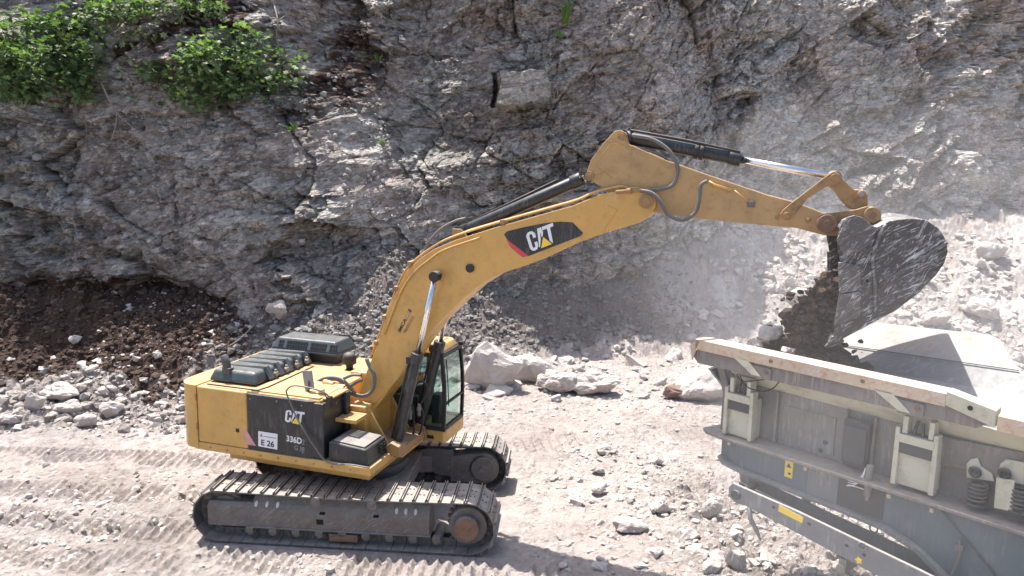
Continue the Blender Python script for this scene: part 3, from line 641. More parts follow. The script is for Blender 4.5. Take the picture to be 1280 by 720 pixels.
q = (fx(3.0)+.05, CY1-.05, 3.05); b = MB(U); b.box(q[0]-.08, q[0]+.03, q[1]-.08, q[1]+.05, 3.02, 3.09); b.build('work_lamp', 'ink', EX, .01)
# boom foot ears and pivot bosses
for y0 in (-.46, .42):
    b = MB(U); b.prism([(-.55, 1.40), (.75, 1.40), (.62, 1.60), (.30, 2.12), (.12, 2.25), (-.1, 2.15), (-.5, 1.7)], y0, y0+.05); b.build('boom_ear', 'yellow', EX, .01)
b = MB(U); b.cylY(.11, 2.05, -.52, .5, .16, 28); b.cylY(.11, 2.05, -.56, -.5, .09, 20); b.build('boom_foot_pin', 'yellow', EX, .01)
b = MB(U); b.box(.2, 1.02, -.55, .42, 1.36, 1.50); b.prism([(.55, 1.4), (1.06, 1.4), (1.02, 1.58), (.86, 1.64), (.75, 1.55)], -.72, -.42); b.prism([(.55, 1.4), (1.06, 1.4), (1.02, 1.58), (.86, 1.64), (.75, 1.55)], .36, .44); b.build('nose_frame', 'yellow_worn', EX, .01)
# --- boom
BN, BF_ = -.31, .33
bo_top = [(449, 520), (447, 497), (459, 462), (468, 440), (474, 422), (486, 383), (498, 358), (508, 339), (526, 322), (543, 311), (569, 300), (620, 284), (684, 266), (716, 257), (733, 250), (750, 243), (775, 238), (800, 236), (812, 239), (819, 246)]
bo_bot = [(820, 258), (812, 270), (795, 280), (757, 291), (716, 306), (668, 328), (620, 344), (594, 360), (569, 383), (545, 407), (527, 430), (510, 455), (492, 480), (473, 505), (462, 519)]
b = MB(U); b.prism(U.XZ(bo_top+bo_bot, BN), BN, BF_); boom = b.build('boom', 'yellow', EX, .012)
q = U.Y(808, 252, BN); b = MB(U); b.cylY(q[0], q[2], BN-.05, BF_+.05, .11, 28); b.cylY(q[0], q[2], BN-.07, BN-.03, .07, 20); b.build('boom_tip_pin', 'yellow_worn', boom, .008)
def weldline(pts, Y, parent, r=.012, mat='yellow'):
    b = MB(U); b.tube([U.Y(u, v, Y) for u, v in pts], r, 6); return b.build('weld_seam', mat, parent)
weldline([(756, 286), (772, 262), (760, 257)], BN, boom, .008); weldline([(462, 512), (500, 470), (533, 428), (560, 396)], BN, boom, .006)
# pipes along the boom's back
for k, (dy, du) in enumerate(((.02, 0), (.10, 0), (.18, 0))):
    P = []
    for u, v in ((463, 448), (478, 408), (497, 358), (512, 333), (540, 311), (569, 297), (620, 281), (684, 263), (722, 252), (745, 242), (775, 235), (786, 237), (800, 237)):
        p = U.Y(u, v, BN); P.append((p[0]-.012, BN+dy+.02, p[2]+.025+.012*k))
    b = MB(U); b.tube(spline(P, 3), .018, 8); b.build('boom_pipe', 'yellow', boom)
b = MB(U); P = [U.Y(u, v, BN-.025) for u, v in ((480, 418), (500, 367), (516, 342), (536, 325), (556, 312), (600, 297))]; b.tube(spline(P, 4), .016, 8); b.build('boom_pipe', 'yellow', boom)
for u, v in ((512, 331), (495, 362), (628, 279), (480, 398), (470, 430)):
    p = U.Y(u, v, BN); b = MB(U); b.box(p[0]-.04, p[0]+.04, BN-.02, BN+.26, p[2]-.02, p[2]+.06); b.build('pipe_clamp', 'yellow_worn', boom, .006)
# logo plate on the boom
def poly_px(pts, Y, th=.006):
    b = MB(U); b.prism(U.XZ(pts, Y), Y-th, Y+.002); return b
b = poly_px([(630, 293), (634, 289), (655, 284), (680, 279), (700, 277), (716, 278), (723, 285), (729, 291), (726, 295), (700, 305), (661, 320), (658, 320), (646, 309), (634, 299)], BN-.001, .004); lp = b.build('boom_badge', 'black', boom)
b = poly_px([(632.5, 298.5), (661, 320), (653, 321.5), (638, 309)], BN-.0062, .003); b.build('badge_flash', 'red', lp)
def lerp(a, b, t): return (a[0]+(b[0]-a[0])*t, a[1]+(b[1]-a[1])*t)
def quadmap(TL_, TR_, BR_, BL_): return lambda u, v: lerp(lerp(BL_, BR_, u), lerp(TL_, TR_, u), v)
LET = {  # letter outlines in a unit wide line, heavy condensed capitals
 'C': [(.32, .62), (.32, .82), (.25, .97), (.16, 1.0), (.07, .97), (.0, .84), (.0, .16), (.07, .03), (.16, 0), (.25, .03), (.32, .18), (.32, .40), (.215, .40), (.215, .22), (.195, .16), (.16, .15), (.125, .16), (.105, .22), (.105, .78), (.125, .85), (.16, .86), (.195, .84), (.215, .78), (.215, .62)],
 'A': [(.45, 1), (.58, 1), (.66, .50), (.58, .50), (.565, .60), (.515, .78), (.465, .60), (.43, .30), (.34, .06), (.345, .0)],
 'T': [(.60, 1), (1.0, 1), (1.0, .83), (.875, .83), (.875, .02), (.80, .14), (.765, .22), (.765, .83), (.60, .83)]}
def cat_logo(qm, Y, parent, k=1):
    for ch in 'CAT':
        pts = LET[ch] if ch != 'A' else [(.43, 1), (.57, 1), (.60, .74), (.55, .52), (.52, .52), (.50, .80), (.455, .40), (.37, .08), (.335, .08)]
        b = poly_px([qm(u, v) for u, v in pts], Y, .003); b.build('lettering', 'white', parent)
    b = poly_px([qm(.56, .56), qm(.36, -.03), qm(.87, -.03)], Y-.002, .002); b.build('lettering', 'ink', parent)
    b = poly_px([qm(.57, .50), qm(.39, .0), qm(.83, .0)], Y-.004, .002); b.build('lettering', 'logoyellow', parent)
cat_logo(quadmap((656.5, 291.5), (691, 278.5), (695.5, 303), (664, 315)), BN-.0062, lp)
# --- lettering made from the built-in font, laid on a plane
def text_px(txt, qm, Y, mat, parent, bold=.02):
    cu = bpy.data.curves.new('t', 'FONT'); cu.body = txt; cu.offset = bold; ob = bpy.data.objects.new('t', cu); link(ob)
    dg = bpy.context.evaluated_depsgraph_get(); me = ob.evaluated_get(dg).to_mesh(); vs = [v.co.copy() for v in me.vertices]; fs = [tuple(p.vertices) for p in me.polygons]
    x0 = min(v.x for v in vs); x1 = max(v.x for v in vs); y0 = min(v.y for v in vs); y1 = max(v.y for v in vs)
    b = MB(U); P = []
    for v in vs:
        u_, v_ = qm((v.x-x0)/(x1-x0), (v.y-y0)/(y1-y0)); P.append(U.Y(u_, v_, Y))
    b.add(P, fs); ob.evaluated_get(dg).to_mesh_clear(); bpy.data.objects.remove(ob); return b.build('lettering', mat, parent)
YP = -1.465
cat_logo(quadmap((357.5, 512), (381, 515.5), (378.5, 531.5), (356, 527)), YP-.002, bp)
text_px('336D', quadmap((358, 544), (377.5, 547.5), (377, 555.5), (358, 551.5)), YP-.004, 'white', bp, .03)
text_px('2', quadmap((378, 549), (381, 549.5), (380.5, 556), (377.8, 555.5)), YP-.004, 'faded', bp)
text_px('G 38', quadmap((368, 556.5), (380.5, 559), (380.5, 565), (368, 562.5)), YP-.004, 'faded', bp, .02)
b = poly_px([(323, 538.8), (347, 542.5), (346.6, 562), (323, 557.5)], YP-.001, .004); st = b.build('number_sticker', 'white', bp)
text_px('E 26', quadmap((326.5, 549), (343, 551.8), (342.6, 559.5), (326.3, 556.5)), YP-.0062, 'ink', st, .03)
b = poly_px([(325, 545.5), (326.7, 541.5), (328.3, 546)], YP-.0062, .002); b.build('lettering', 'red', st)
b = poly_px([(329.5, 545), (345.5, 547.5), (345.5, 548.3), (329.5, 546)], YP-.0062, .002); b.build('lettering', 'faded', st)
b = poly_px([(306.5, 536), (307.5, 536.3), (320, 557.3), (307, 555)], YP-.001, .004); fl = b.build('panel_stripe', 'pink', bp)
text_px('IMCA', quadmap((497, 413), (505.5, 397), (509, 399.5), (500.3, 416)), BN-.003, 'ink', boom, .03)
b = poly_px([(505.8, 396.5), (510, 388.5), (513.5, 391), (509.2, 399)], BN-.001, .004); b.build('decal', 'faded', boom)
b = poly_px([(506.8, 396), (510, 390), (512.3, 391.5), (509, 397.5)], BN-.0055, .002); b.build('decal', 'yellow', boom)
b = poly_px([(510.3, 387.5), (511.2, 385.8), (514.8, 388.8), (513.8, 390.4)], BN-.001, .004); b.build('decal', 'ink', boom)
for k in range(3):
    a = (504+k*1.5, 416-k*.6); c = (515+k*1.4, 394.5+k*.8); b = poly_px([a, (a[0]+.5, a[1]+.4), (c[0]+.5, c[1]+.4), c], BN-.001, .003); b.build('decal', 'yellow_worn', boom)
q = U.Y(588, 335, BN); b = MB(U); b.cylY(q[0], q[2], BN-.05, BN, .075, 24); b.build('boom_boss', 'rubber', boom, .01)
# --- hydraulic cylinders
def cylinder(p0, p1, rb, rr_, split, name, hose=True, lug='rubber'):
    """barrel from p0 to the split, rod on to p1"""
    p0, p1 = Vector(p0), Vector(p1); d = (p1-p0); s = p0+d*split; dn = d.normalized()
    b = MB(U); b.cyl(p0+dn*.08, s, rb, 24); b.cyl(s-dn*.16, s+dn*.02, rb*1.18, 24); b.cyl(p0+dn*.05, p0+dn*.15, rb*1.1, 24)
    b.tube([p0+Vector((0, -rb, 0)), p0+Vector((0, rb, 0))], rb*1.1, 20)
    c = b.build(name, 'black', EX, .006)
    b = MB(U); b.cyl(s, p1, rr_, 20); b.build('piston_rod', 'chrome', c)
    b = MB(U); b.tube([p1+Vector((0, -rb*.9, 0)), p1+Vector((0, rb*.9, 0))], rb*.95, 20); b.build('rod_eye', 'rubber', c, .006); return c, p0, s, dn
for yy, nm in ((-.48, 0), (.50, 1)):
    p1 = U.Y(545, 345, -.45); p0 = U.Y(495, 562, -.48)
    c, a, s, dn = cylinder((p0[0], yy, p0[2]), (p1[0], yy, p1[2]), .095, .052, .565, 'boom_cylinder')
    b = MB(U); o = Vector((-.12, -.02, .02)); b.tube([a+o+dn*.2, s+o-dn*.3, s+o-dn*.05+Vector((.03, 0, 0))], .022, 8); b.box(*[(s+o-dn*.1)[0]-.05, (s+o-dn*.1)[0]+.06], yy-.07, yy+.03, s.z-.18, s.z-.05); b.build('cylinder_pipe', 'rubber', c)
p = U.Y(545, 345, -.45); b = MB(U); b.cylY(p[0], p[2], BN-.02, BF_+.02, .10, 24); b.build('cylinder_pin_boss', 'yellow', boom, .008)
# hoses beside the boom cylinders
for pts in ([(512, 552), (517, 540), (517, 520), (516, 508)], [(518, 552), (526, 538), (529, 518), (524, 506)], [(516, 510), (514, 495), (518, 482), (527, 477), (534, 483), (531, 496), (524, 508)], [(508, 556), (504, 540), (509, 525), (513, 512)]):
    b = MB(U); b.tube(spline([U.Y(u, v, .18) for u, v in pts], 5), .022, 8); b.build('hydraulic_hose', 'rubber', EX)
for u, v in ((513, 515), (524, 511)):
    q = U.Y(u, v, .17); b = MB(U); b.cylZ(q[0], q[1], q[2]-.14, q[2]+.1, .035, 12); b.cylZ(q[0], q[1], q[2]-.03, q[2]+.03, .05, 12); b.build('hose_coupling', 'greywall', EX, .006)
# --- stick
SN, SF = -.21, .23
st_o = [(732, 219), (738, 201), (753, 180), (768, 164), (775, 162), (782, 166), (786, 180), (832, 200), (889, 220), (960, 244), (995, 253), (1028, 266), (1043, 270), (1048, 280), (1043, 292), (1030, 294), (1010, 289), (995, 285), (960, 282), (870, 273), (830, 268), (800, 262), (778, 248), (745, 230)]
b = MB(U); b.prism(U.XZ(st_o, SN), SN, SF); stick = b.build('stick', 'stickpaint', EX, .012)
for pts in ([(766, 223), (744, 208), (748, 199), (763, 180), (770, 179), (786, 186)],): weldline(pts, SN, stick, .010)
for u, v, r in ((778, 170, .07), (737, 220, .075), (971, 272, .03), (1010, 275, .04)):
    q = U.Y(u, v, SN); b = MB(U); b.cylY(q[0], q[2], SN-.035, SF+.035, r, 20); b.cylY(q[0], q[2], SN-.05, SN-.03, r*.6, 6); b.build('pin', 'yellow_worn', stick, .006)
b = MB(U); b.tube([U.Y(u, v, SN-.03) for u, v in ((886, 227), (893, 231), (915, 238))], .022, 8); b.tube([U.Y(u, v, SN-.03) for u, v in ((918, 238), (936, 252))], .01, 6); b.build('grease_line', 'yellow', stick)
q = U.Y(939, 255, SN); b = MB(U); b.cylY(q[0], q[2], SN-.05, SN, .05, 8); b.box(q[0]-.06, q[0]+.05, SN-.03, SN, q[2]-.05, q[2]+.05); b.build('grease_block', 'hose', stick, .006)
# stick cylinder on the boom, bucket cylinder on the stick
p0 = U.Y(575, 291, 0); p1 = U.Y(738, 219, 0); c, a, s, dn = cylinder(p0, p1, .105, .055, .93, 'stick_cylinder')
b = MB(U); b.prism([(p0[0]-.12, p0[2]-.35), (p0[0]+.35, p0[2]-.2), (p0[0]+.08, p0[2]+.08), (p0[0]-.08, p0[2]+.08)], -.16, -.12); b.prism([(p0[0]-.12, p0[2]-.35), (p0[0]+.35, p0[2]-.2), (p0[0]+.08, p0[2]+.08), (p0[0]-.08, p0[2]+.08)], .12, .16); b.build('cylinder_lug', 'yellow_worn', boom, .008)
for dy in (-.06, .06):
    b = MB(U); b.tube(spline([U.Y(u, v, dy) for u, v in ((529, 318), (538, 300), (553, 285), (570, 276), (582, 273))], 5), .025, 8); b.build('hydraulic_hose', 'hose', boom)
b = MB(U); b.tube([p0+Vector((.15, 0, .14)) if isinstance(p0, Vector) else (p0[0]+.12, 0, p0[2]+.16), tuple(Vector(p1)-Vector((.55, 0, .09)))], .02, 8); b.build('cylinder_pipe', 'rubber', c)
p0 = U.Y(779, 171, 0); p1 = U.Y(1043, 222, 0); c, a, s, dn = cylinder(p0, p1, .10, .055, .57, 'bucket_cylinder')
b = MB(U); b.tube([Vector(p0)+Vector((.12, -.06, .10)), Vector(p0)+dn*1.0+Vector((0, -.06, .13)), Vector(s)+Vector((0, -.06, .11))], .022, 8); b.tube([Vector(p0)+Vector((.12, .06, .10)), Vector(s)+Vector((0, .06, .11))], .022, 8)
q = Vector(p0)+dn*1.18; b.cyl(q-dn*.03, q+dn*.03, .125, 20); q = Vector(p0)+dn*1.26; b.cyl(q-dn*.03, q+dn*.03, .125, 20); b.build('cylinder_pipe', 'rubber', c, .004)
# hose loops at the elbow
for pts, Y, r in (([(790, 239), (812, 238), (838, 233), (846, 220), (846, 205), (835, 187), (815, 174), (790, 169)], -.26, .030), ([(800, 238), (814, 241), (824, 250), (835, 268), (852, 275), (868, 267), (874, 250), (876, 232), (884, 226)], -.34, .030), ([(785, 184), (800, 186), (825, 193), (838, 204)], -.1, .02)):
    b = MB(U); b.tube(spline([U.Y(u, v, Y) for u, v in pts], 6), r, 10); b.build('hydraulic_hose', 'hose', stick)
b = MB(U); b.tube([U.Y(u, v, -.34) for u, v in ((770, 240), (790, 238), (802, 238))], .03, 10); b.cyl(U.Y(783, 239, -.34), U.Y(790, 238, -.34), .045, 10); b.build('pipe_fitting', 'yellow_worn', boom)
# linkage
b = MB(U)
for Y in (-.31, .26): b.prism(U.XZ([(975, 268), (979, 262), (990, 253), (1003, 243), (1030, 222), (1042, 214), (1051, 218), (1051, 226), (1044, 230), (1030, 235), (1010, 248), (994, 267), (989, 274), (980, 275)], Y), Y, Y+.05)
for u, v, r in ((984, 269, .05), (1043, 222, .055)): q = U.Y(u, v, -.31); b.cylY(q[0], q[2], -.335, .335, r, 20)
b.build('idler_link', 'yellow_worn', EX, .01)
b = MB(U); b.prism(U.XZ([(1035, 222), (1039, 215), (1046, 213), (1054, 224), (1068, 237), (1077, 237), (1085, 243), (1085, 257), (1078, 263), (1065, 262), (1055, 252), (1045, 238), (1037, 232)], -.22), -.22, .22)
q = U.Y(1077, 243, -.22); b.cylY(q[0], q[2], -.25, .25, .06, 20); b.build('bucket_link', 'yellow_worn', EX, .015)
b = MB(U); q = U.Y(1077, 243, -.26); b.cylY(q[0], q[2], -.275, -.25, .035, 16); b.build('link_hole', 'faded', EX)
# --- bucket
YB0, YB1 = -.80, .80
side = [(1046, 300), (1050, 285), (1056, 274), (1066, 270), (1078, 272), (1090, 282), (1096, 284), (1112, 276), (1137, 273), (1158, 275), (1174, 286), (1183, 301), (1185, 315), (1180, 330), (1170, 344), (1150, 365), (1120, 388), (1094, 402), (1060, 420), (1044, 429), (1042, 420), (1047, 390), (1051, 355), (1052, 335)]
sxz = U.XZ(side, YB0)
bk = MB(U); bk.prism(sxz, YB0, YB0+.045); bk.prism(sxz, YB1-.045, YB1)
back = U.XZ([(1088, 281), (1096, 284), (1112, 276), (1137, 273), (1158, 275), (1174, 286), (1183, 301), (1185, 315), (1180, 330), (1170, 344), (1150, 365), (1120, 388), (1094, 402), (1060, 420), (1044, 429)], YB0)
cx = sum(p[0] for p in back)/len(back); cz = sum(p[1] for p in back)/len(back)
inn = []
for i, (x, z) in enumerate(back):
    a = back[max(i-1, 0)]; c = back[min(i+1, len(back)-1)]; dx, dz = c[0]-a[0], c[1]-a[1]; L = math.hypot(dx, dz); nx, nz = dz/L, -dx/L
    if (cx-x)*nx+(cz-z)*nz < 0: nx, nz = -nx, -nz
    inn.append((x+nx*.04, z+nz*.04))
bk.prism(back+inn[::-1], YB0+.04, YB1-.04)
# top plate between hinge ears
top = U.XZ([(1050, 286), (1056, 276), (1066, 272), (1078, 274), (1090, 284), (1088, 288), (1078, 279), (1066, 277), (1058, 280), (1053, 288)], YB0); bk.prism(top, YB0+.04, YB1-.04)
bucket = bk.build('bucket', 'bucket', EX, .008)
b = MB(U)
for Y in (-.36, .30): b.prism(U.XZ([(1022, 280), (1024, 268), (1040, 266), (1070, 262), (1083, 258), (1096, 262), (1102, 270), (1100, 282), (1090, 292), (1060, 292), (1045, 295), (1030, 294)], Y), Y, Y+.06)
b.build('bucket_ear', 'yellow_worn', bucket, .01)
q = U.Y(1034, 280, -.40); b = MB(U); b.cylY(q[0], q[2], -.42, .42, .135, 32); b.cylY(q[0], q[2], -.435, -.41, .06, 20); b.build('bucket_pin', 'rust', bucket, .008)
q = U.Y(1091, 269, -.40); b = MB(U); b.cylY(q[0], q[2], -.40, .40, .115, 32); b.build('link_pin', 'yellow_worn', bucket, .008); b = MB(U); b.cylY(q[0], q[2], -.425, -.40, .055, 6); b.build('pin_bolt', 'rust', bucket)
for pts, Y, t in (([(1046, 300), (1058, 272), (1068, 269), (1079, 272), (1096, 287), (1088, 305), (1078, 314), (1062, 318), (1056, 325)], YB0-.04, .05),
               ([(1048, 328), (1060, 328.5), (1076, 333), (1077, 363), (1049, 367)], YB0-.05, .05), ([(1049, 368), (1077, 364), (1076, 396), (1042, 408)], YB0-.05, .05)):
    b = MB(U); b.prism(U.XZ(pts, Y), Y, Y+t); b.build('side_wear_plate', 'wearplate', bucket, .012)
for pts in ([(1048, 328), (1060, 328.5), (1074, 333), (1075, 363), (1049, 367)], [(1049, 368), (1077, 364), (1076, 396), (1042, 408)]):
    b = MB(U); b.prism(U.XZ(pts, YB0-.03), YB1, YB1+.03); b.build('side_wear_plate', 'wearplate', bucket, .012)
b = MB(U); P = [U.Y(u, v, YB0-.012) for u, v in ((1108, 280), (1097, 300), (1091, 325), (1094, 355), (1094, 395))]; b.tube(spline(P, 4), .032, 6); b.tube([U.Y(u, v, YB0-.005) for u, v in ((1098, 357), (1130, 337), (1160, 319), (1184, 303))], .028, 6); b.build('side_rib', 'wearplate', bucket)
q = U.Y(1084, 351, YB0); b = MB(U); b.cylY(q[0], q[2], YB0-.004, YB0+.01, .022, 16); b.build('rivet_hole', 'grill', bucket)
lip = U.XZ([(1060, 420), (1044, 429), (1036, 428), (1040, 421)], YB0); b = MB(U); b.prism(lip, YB0+.02, YB1-.02); b.build('bucket_lip', 'bucket', bucket, .006)
dxz = Vector((sxz[19][0]-sxz[18][0], 0, sxz[19][1]-sxz[18][1])).normalized(); L0 = Vector((lip[1][0], 0, lip[1][1]))
for k in range(5):
    y = -.70+.35*k; a = L0+Vector((0, y, 0)); b = MB(U); n_ = Vector((-dxz.z, 0, dxz.x)); r0 = a-dxz*.12
    rg = lambda c, hw, hh: [tuple(c+Vector((0, -hw, 0))+n_*hh), tuple(c+Vector((0, hw, 0))+n_*hh), tuple(c+Vector((0, hw, 0))-n_*hh), tuple(c+Vector((0, -hw, 0))-n_*hh)]
    b.loft(rg(r0, .065, .05), rg(a+dxz*.06, .06, .045)); b.loft(rg(a+dxz*.06, .05, .04), rg(a+dxz*.15, .03, .012)); b.build('bucket_tooth', 'bucket', bucket, .006)
# ---------------------------------------------------------------- mobile crusher with its feed hopper
CR = empty('mobile_crusher', K.w((5.5, 1.2, 0)), 'dusty cream and slate blue crushing machine with open feed hopper under the tipping bucket', 'crusher')
def kx(pts, Y): return K.XZ(pts, Y)
b = MB(K)      # folded tan rim: upright lip and sloping top
b.cross([(0, 3.84), (0, 4.00), (.16, 4.04), (.34, 3.92), (.33, 3.90), (.16, 4.01), (.02, 3.97), (.02, 3.84)], .09, 3.58)
rim = b.build('hopper_rim', 'tan', CR, .006)
b = MB(K); b.loft([(3.58, 0, 3.86), (3.58, 0, 4.03), (3.58, .16, 4.05), (3.58, .16, 3.88)], [(4.10, 0, 3.73), (4.10, 0, 3.93), (4.10, .16, 3.95), (4.10, .16, 3.75)]); b.build('rim_step', 'cream', rim, .006)
b = MB(K); b.cross([(0, 3.70), (0, 3.88), (.16, 3.94), (.36, 3.85), (.35, 3.82), (.16, 3.90), (.02, 3.85), (.02, 3.70)], 4.12, 7.2); b.build('hopper_rim', 'tan', CR, .006)
for x, z in ((1.35, 3.92), (2.62, 3.93), (4.55, 3.80)): b = MB(K); b.cylY(x, z, -.012, .01, .028, 12); b.build('rim_bolt', 'rust', rim)
q = K.Y(1213, 509, 0); b = MB(K); b.cylY(q[0]+.0, q[2]-.01, -.01, .02, .028, 14); b.build('bolt_hole', 'grill', rim)
b = MB(K); b.prism([(.05, 3.66), (.0, 3.88), (.10, 4.0), (.17, 3.98), (.12, 3.86)], .0, .02); b.box(.09, .11, 0, .4, 3.84, 3.99); b.build('rim_end', 'tan', rim, .004)
b = MB(K); b.prism([(.02, 3.72), (.12, 3.62), (3.9, 3.66), (4.02, 3.74), (3.56, 3.86), (.10, 3.84)], .05, .20); beam = b.build('hopper_beam', 'brown', CR, .012)
for x in (.95, 2.95): b = MB(K); b.loft([(x-.22, -.0, 3.87), (x+.02, -.0, 3.87), (x+.02, .05, 3.87), (x-.22, .05, 3.87)], [(x+.12, .0, 3.66), (x+.26, .0, 3.66), (x+.26, .05, 3.66), (x+.12, .05, 3.66)]); b.build('rim_gusset', 'cream', rim, .006); b = MB(K); b.box(x+.10, x+.40, .02, .06, 3.63, 3.80); b.build('gusset_plate', 'brown', beam, .006); b = MB(K); b.cylY(x+.33, 3.74, .0, .03, .03, 10); b.build('bolt', 'rust', beam)
b = MB(K); b.loft([(.45, .18, 3.66), (7.2, .18, 3.66), (7.2, .24, 3.66), (.45, .24, 3.66)], [(.7, .42, 3.40), (7.2, .42, 3.34), (7.2, .48, 3.34), (.7, .48, 3.40)]); b.build('hopper_flare', 'cream', CR, .01)
b = MB(K); b.prism([(.62, 2.62), (.62, 3.40), (7.2, 3.34), (7.2, 2.62)], .42, .48); wl = b.build('hopper_wall', 'greywall', CR, .006)
b = MB(K); b.prism([(.50, 2.62), (.50, 3.1), (.32, 3.62), (.42, 3.64), (.66, 3.1), (.66, 2.62)], .25, .31); b.box(.46, .62, .25, .48, 2.62, 3.2); b.build('corner_post', 'brown', CR, .01)
for x in (1.28, 2.28, 2.66): b = MB(K); b.box(x, x+.035, .35, .425, 2.64, 3.38); b.build('wall_stiffener', 'greywall', wl, .006)
b = MB(K); b.box(2.32, 2.66, .26, .42, 2.70, 3.30); b.box(2.34, 2.64, .23, .26, 2.74, 3.22); b.build('control_cabinet', 'dark', CR, .012)
b = MB(K); q = K.Y(985, 512, .41); b.box(1.45, 2.15, .405, .42, 2.68, 3.22); b.build('wear_patch', 'greywall', wl, .005)
for u, v in ((1032, 553), (1026, 563)): q = K.Y(u, v, .41); b = MB(K); b.cylY(q[0], q[2], .395, .41, .035, 10); b.build('patch_hole', 'dark', wl)
def clamp_post(x0, z0, w_, h_):
    b = MB(K); b.box(x0, x0+w_, .16, .40, z0, z0+h_-.08); p = b.build('wedge_post', 'cream', CR, .012)
    for x in (x0-.03, x0+w_-.03): b = MB(K); b.prism([(x, z0), (x+.06, z0), (x+.06, z0+h_*.55), (x+.05, z0+h_+.05), (x, z0+h_+.05)], .10, .24); b.build('post_cheek', 'cream', p, .008)
    b = MB(K); b.box(x0+.03, x0+w_-.03, .12, .16, z0+h_-.28, z0+h_-.14); b.build('post_slot', 'dark', p)
    b = MB(K); b.box(x0, x0+w_, .10, .18, z0+h_-.14, z0+h_-.03); b.build('post_bridge', 'cream', p, .012)
    b = MB(K)
    for x in (x0+.04, x0+w_-.10): b.box(x, x+.06, .12, .26, z0+h_-.02, z0+h_+.20)
    b.box(x0+.04, x0+w_-.04, .25, .28, z0+h_-.02, z0+h_+.22); b.build('clamp_bracket', 'cream', p, .006)
    b = MB(K); b.cyl((x0+w_/2-.06, .16, z0+h_-.02), (x0+w_/2-.03, .2, z0+h_+.16), .022, 8); b.cyl((x0+w_/2+.05, .16, z0+h_-.02), (x0+w_/2+.03, .2, z0+h_+.14), .022, 8); b.build('clamp_spring', 'dark', p)
clamp_post(.62, 2.63, .42, .68); clamp_post(3.06, 2.68, .44, .70)
b = MB(K); b.box(.53, .60, .22, .30, 3.02, 3.14); b.build('pin', 'dark', CR, .01)
# ledge with its row of lugs
b = MB(K); b.loft([(.22, .16, 2.555), (.34, .05, 2.555), (.6, .02, 2.555), (7.2, .02, 2.61), (7.2, .5, 2.61), (.3, .5, 2.555)], [(.22, .16, 2.60), (.34, .05, 2.60), (.6, .02, 2.60), (7.2, .02, 2.655), (7.2, .5, 2.655), (.3, .5, 2.60)]); ledge = b.build('side_ledge', 'brown', CR, .006)
for x in (.75, 1.95, 3.05, 3.55): b = MB(K); b.cylZ(x, .06, 2.50, 2.56, .025, 8); b.build('ledge_lug', 'tan', ledge)
# slate body
body_o = [(.53, 2.56), (.53, 2.24), (.62, 2.14), (.9, 2.10), (2.37, 2.06), (3.0, 2.02), (3.4, 1.90), (3.75, 1.66), (4.1, 1.35), (4.5, 1.1), (7.4, 1.0), (7.4, 2.56)]
b = MB(K); b.prism(body_o, .20, 2.5); kb = b.build('side_body', 'blue', CR, .02, 3)
o = body_o[1:10]; b = MB(K); b.prism(o+[(x+.05, z+.05) for x, z in o[::-1]], .10, .22); b.build('bottom_flange', 'slate', CR, .008)
b = MB(K); b.box(1.93, 2.36, .175, .21, 2.10, 2.55); b.build('access_panel', 'slate', kb, .008); b = MB(K); b.box(2.38, 2.95, .185, .215, 2.12, 2.56); b.build('service_recess', 'dark', kb, .006)
q = K.Y(986, 586, .19); b = MB(K); b.box(q[0]-.06, q[0]+.06, .185, .21, q[2]-.13, q[2]+.12); ws = b.build('warning_sticker', 'logoyellow', kb, .003)
b = MB(K); b.prism([(q[0]-.035, q[2]+.02), (q[0]+.035, q[2]+.02), (q[0], q[2]+.085)], .181, .187); b.build('warning_symbol', 'ink', ws)
b = MB(K); b.box(q[0]+.0, q[0]+.035, .181, .187, q[2]-.08, q[2]-.05); b.build('warning_symbol', 'ink', ws)
for k in range(4):
    P = [K.Y(u, v, .14) for u, v in ((1060, 600+k*3), (1068, 602+k*2), (1078, 594+k*2), (1082, 585))] if k < 3 else [K.Y(u, v, .14) for u, v in ((1058, 607), (1068, 608), (1084, 613))]
    b = MB(K); b.tube(spline(P, 5), .008, 6); b.build('cable', 'white', CR)
b = MB(K); q = K.Y(1086, 600, .15); b.cylZ(q[0], .15, q[2]-.22, q[2]+.2, .045, 14); b.cylZ(q[0], .15, q[2]-.28, q[2]-.2, .025, 12); b.build('jack_cylinder', 'greywall', CR, .006)
# coil springs under the screen box, eye plates, short white post
q = K.Y(1200, 560, .33); b = MB(K); b.prism(kx([(1176, 546), (1280, 566), (1280, 595), (1240, 600), (1212, 588), (1176, 582)], .33), .33, .42); sb = b.build('screen_box', 'brown', CR, .01)
for pts in ([(1208, 597), (1208, 580), (1213, 574), (1222, 572), (1226, 583), (1240, 592), (1243, 602)], [(1246, 600), (1250, 580), (1258, 574), (1280, 578), (1280, 606)]):
    b = MB(K); b.prism(kx(pts, .30), .30, .33); b.build('eye_plate', 'cream', sb, .006)
for u, v in ((1219, 590), (1256, 592)): q = K.Y(u, v, .29); b = MB(K); b.tube([(q[0]+.05*math.cos(t), .28, q[2]+.05*math.sin(t)) for t in np.linspace(0, 2*math.pi, 15)], .022, 6); b.cylY(q[0], q[2], .285, .30, .035, 12); b.build('eye_ring', 'dark', sb)
for u, v in ((1222, 617), (1276, 626)):
    q = K.Y(u, v, .24); P = [(q[0]+.10*math.cos(t), .24+.10*math.sin(t), q[2]-.10+.24*t/(2*math.pi*5)) for t in np.linspace(0, 2*math.pi*5, 100)]
    b = MB(K); b.tube(P, .017, 6); b.cylZ(q[0], .24, q[2]-.14, q[2]-.11, .12, 20); b.build('coil_spring', 'dark', CR)
b = MB(K); P = kx([(1245, 597), (1268, 602), (1265, 640), (1242, 635)], .16); b.prism(P, .16, .19); b.build('spring_guard', 'cream', CR, .008)
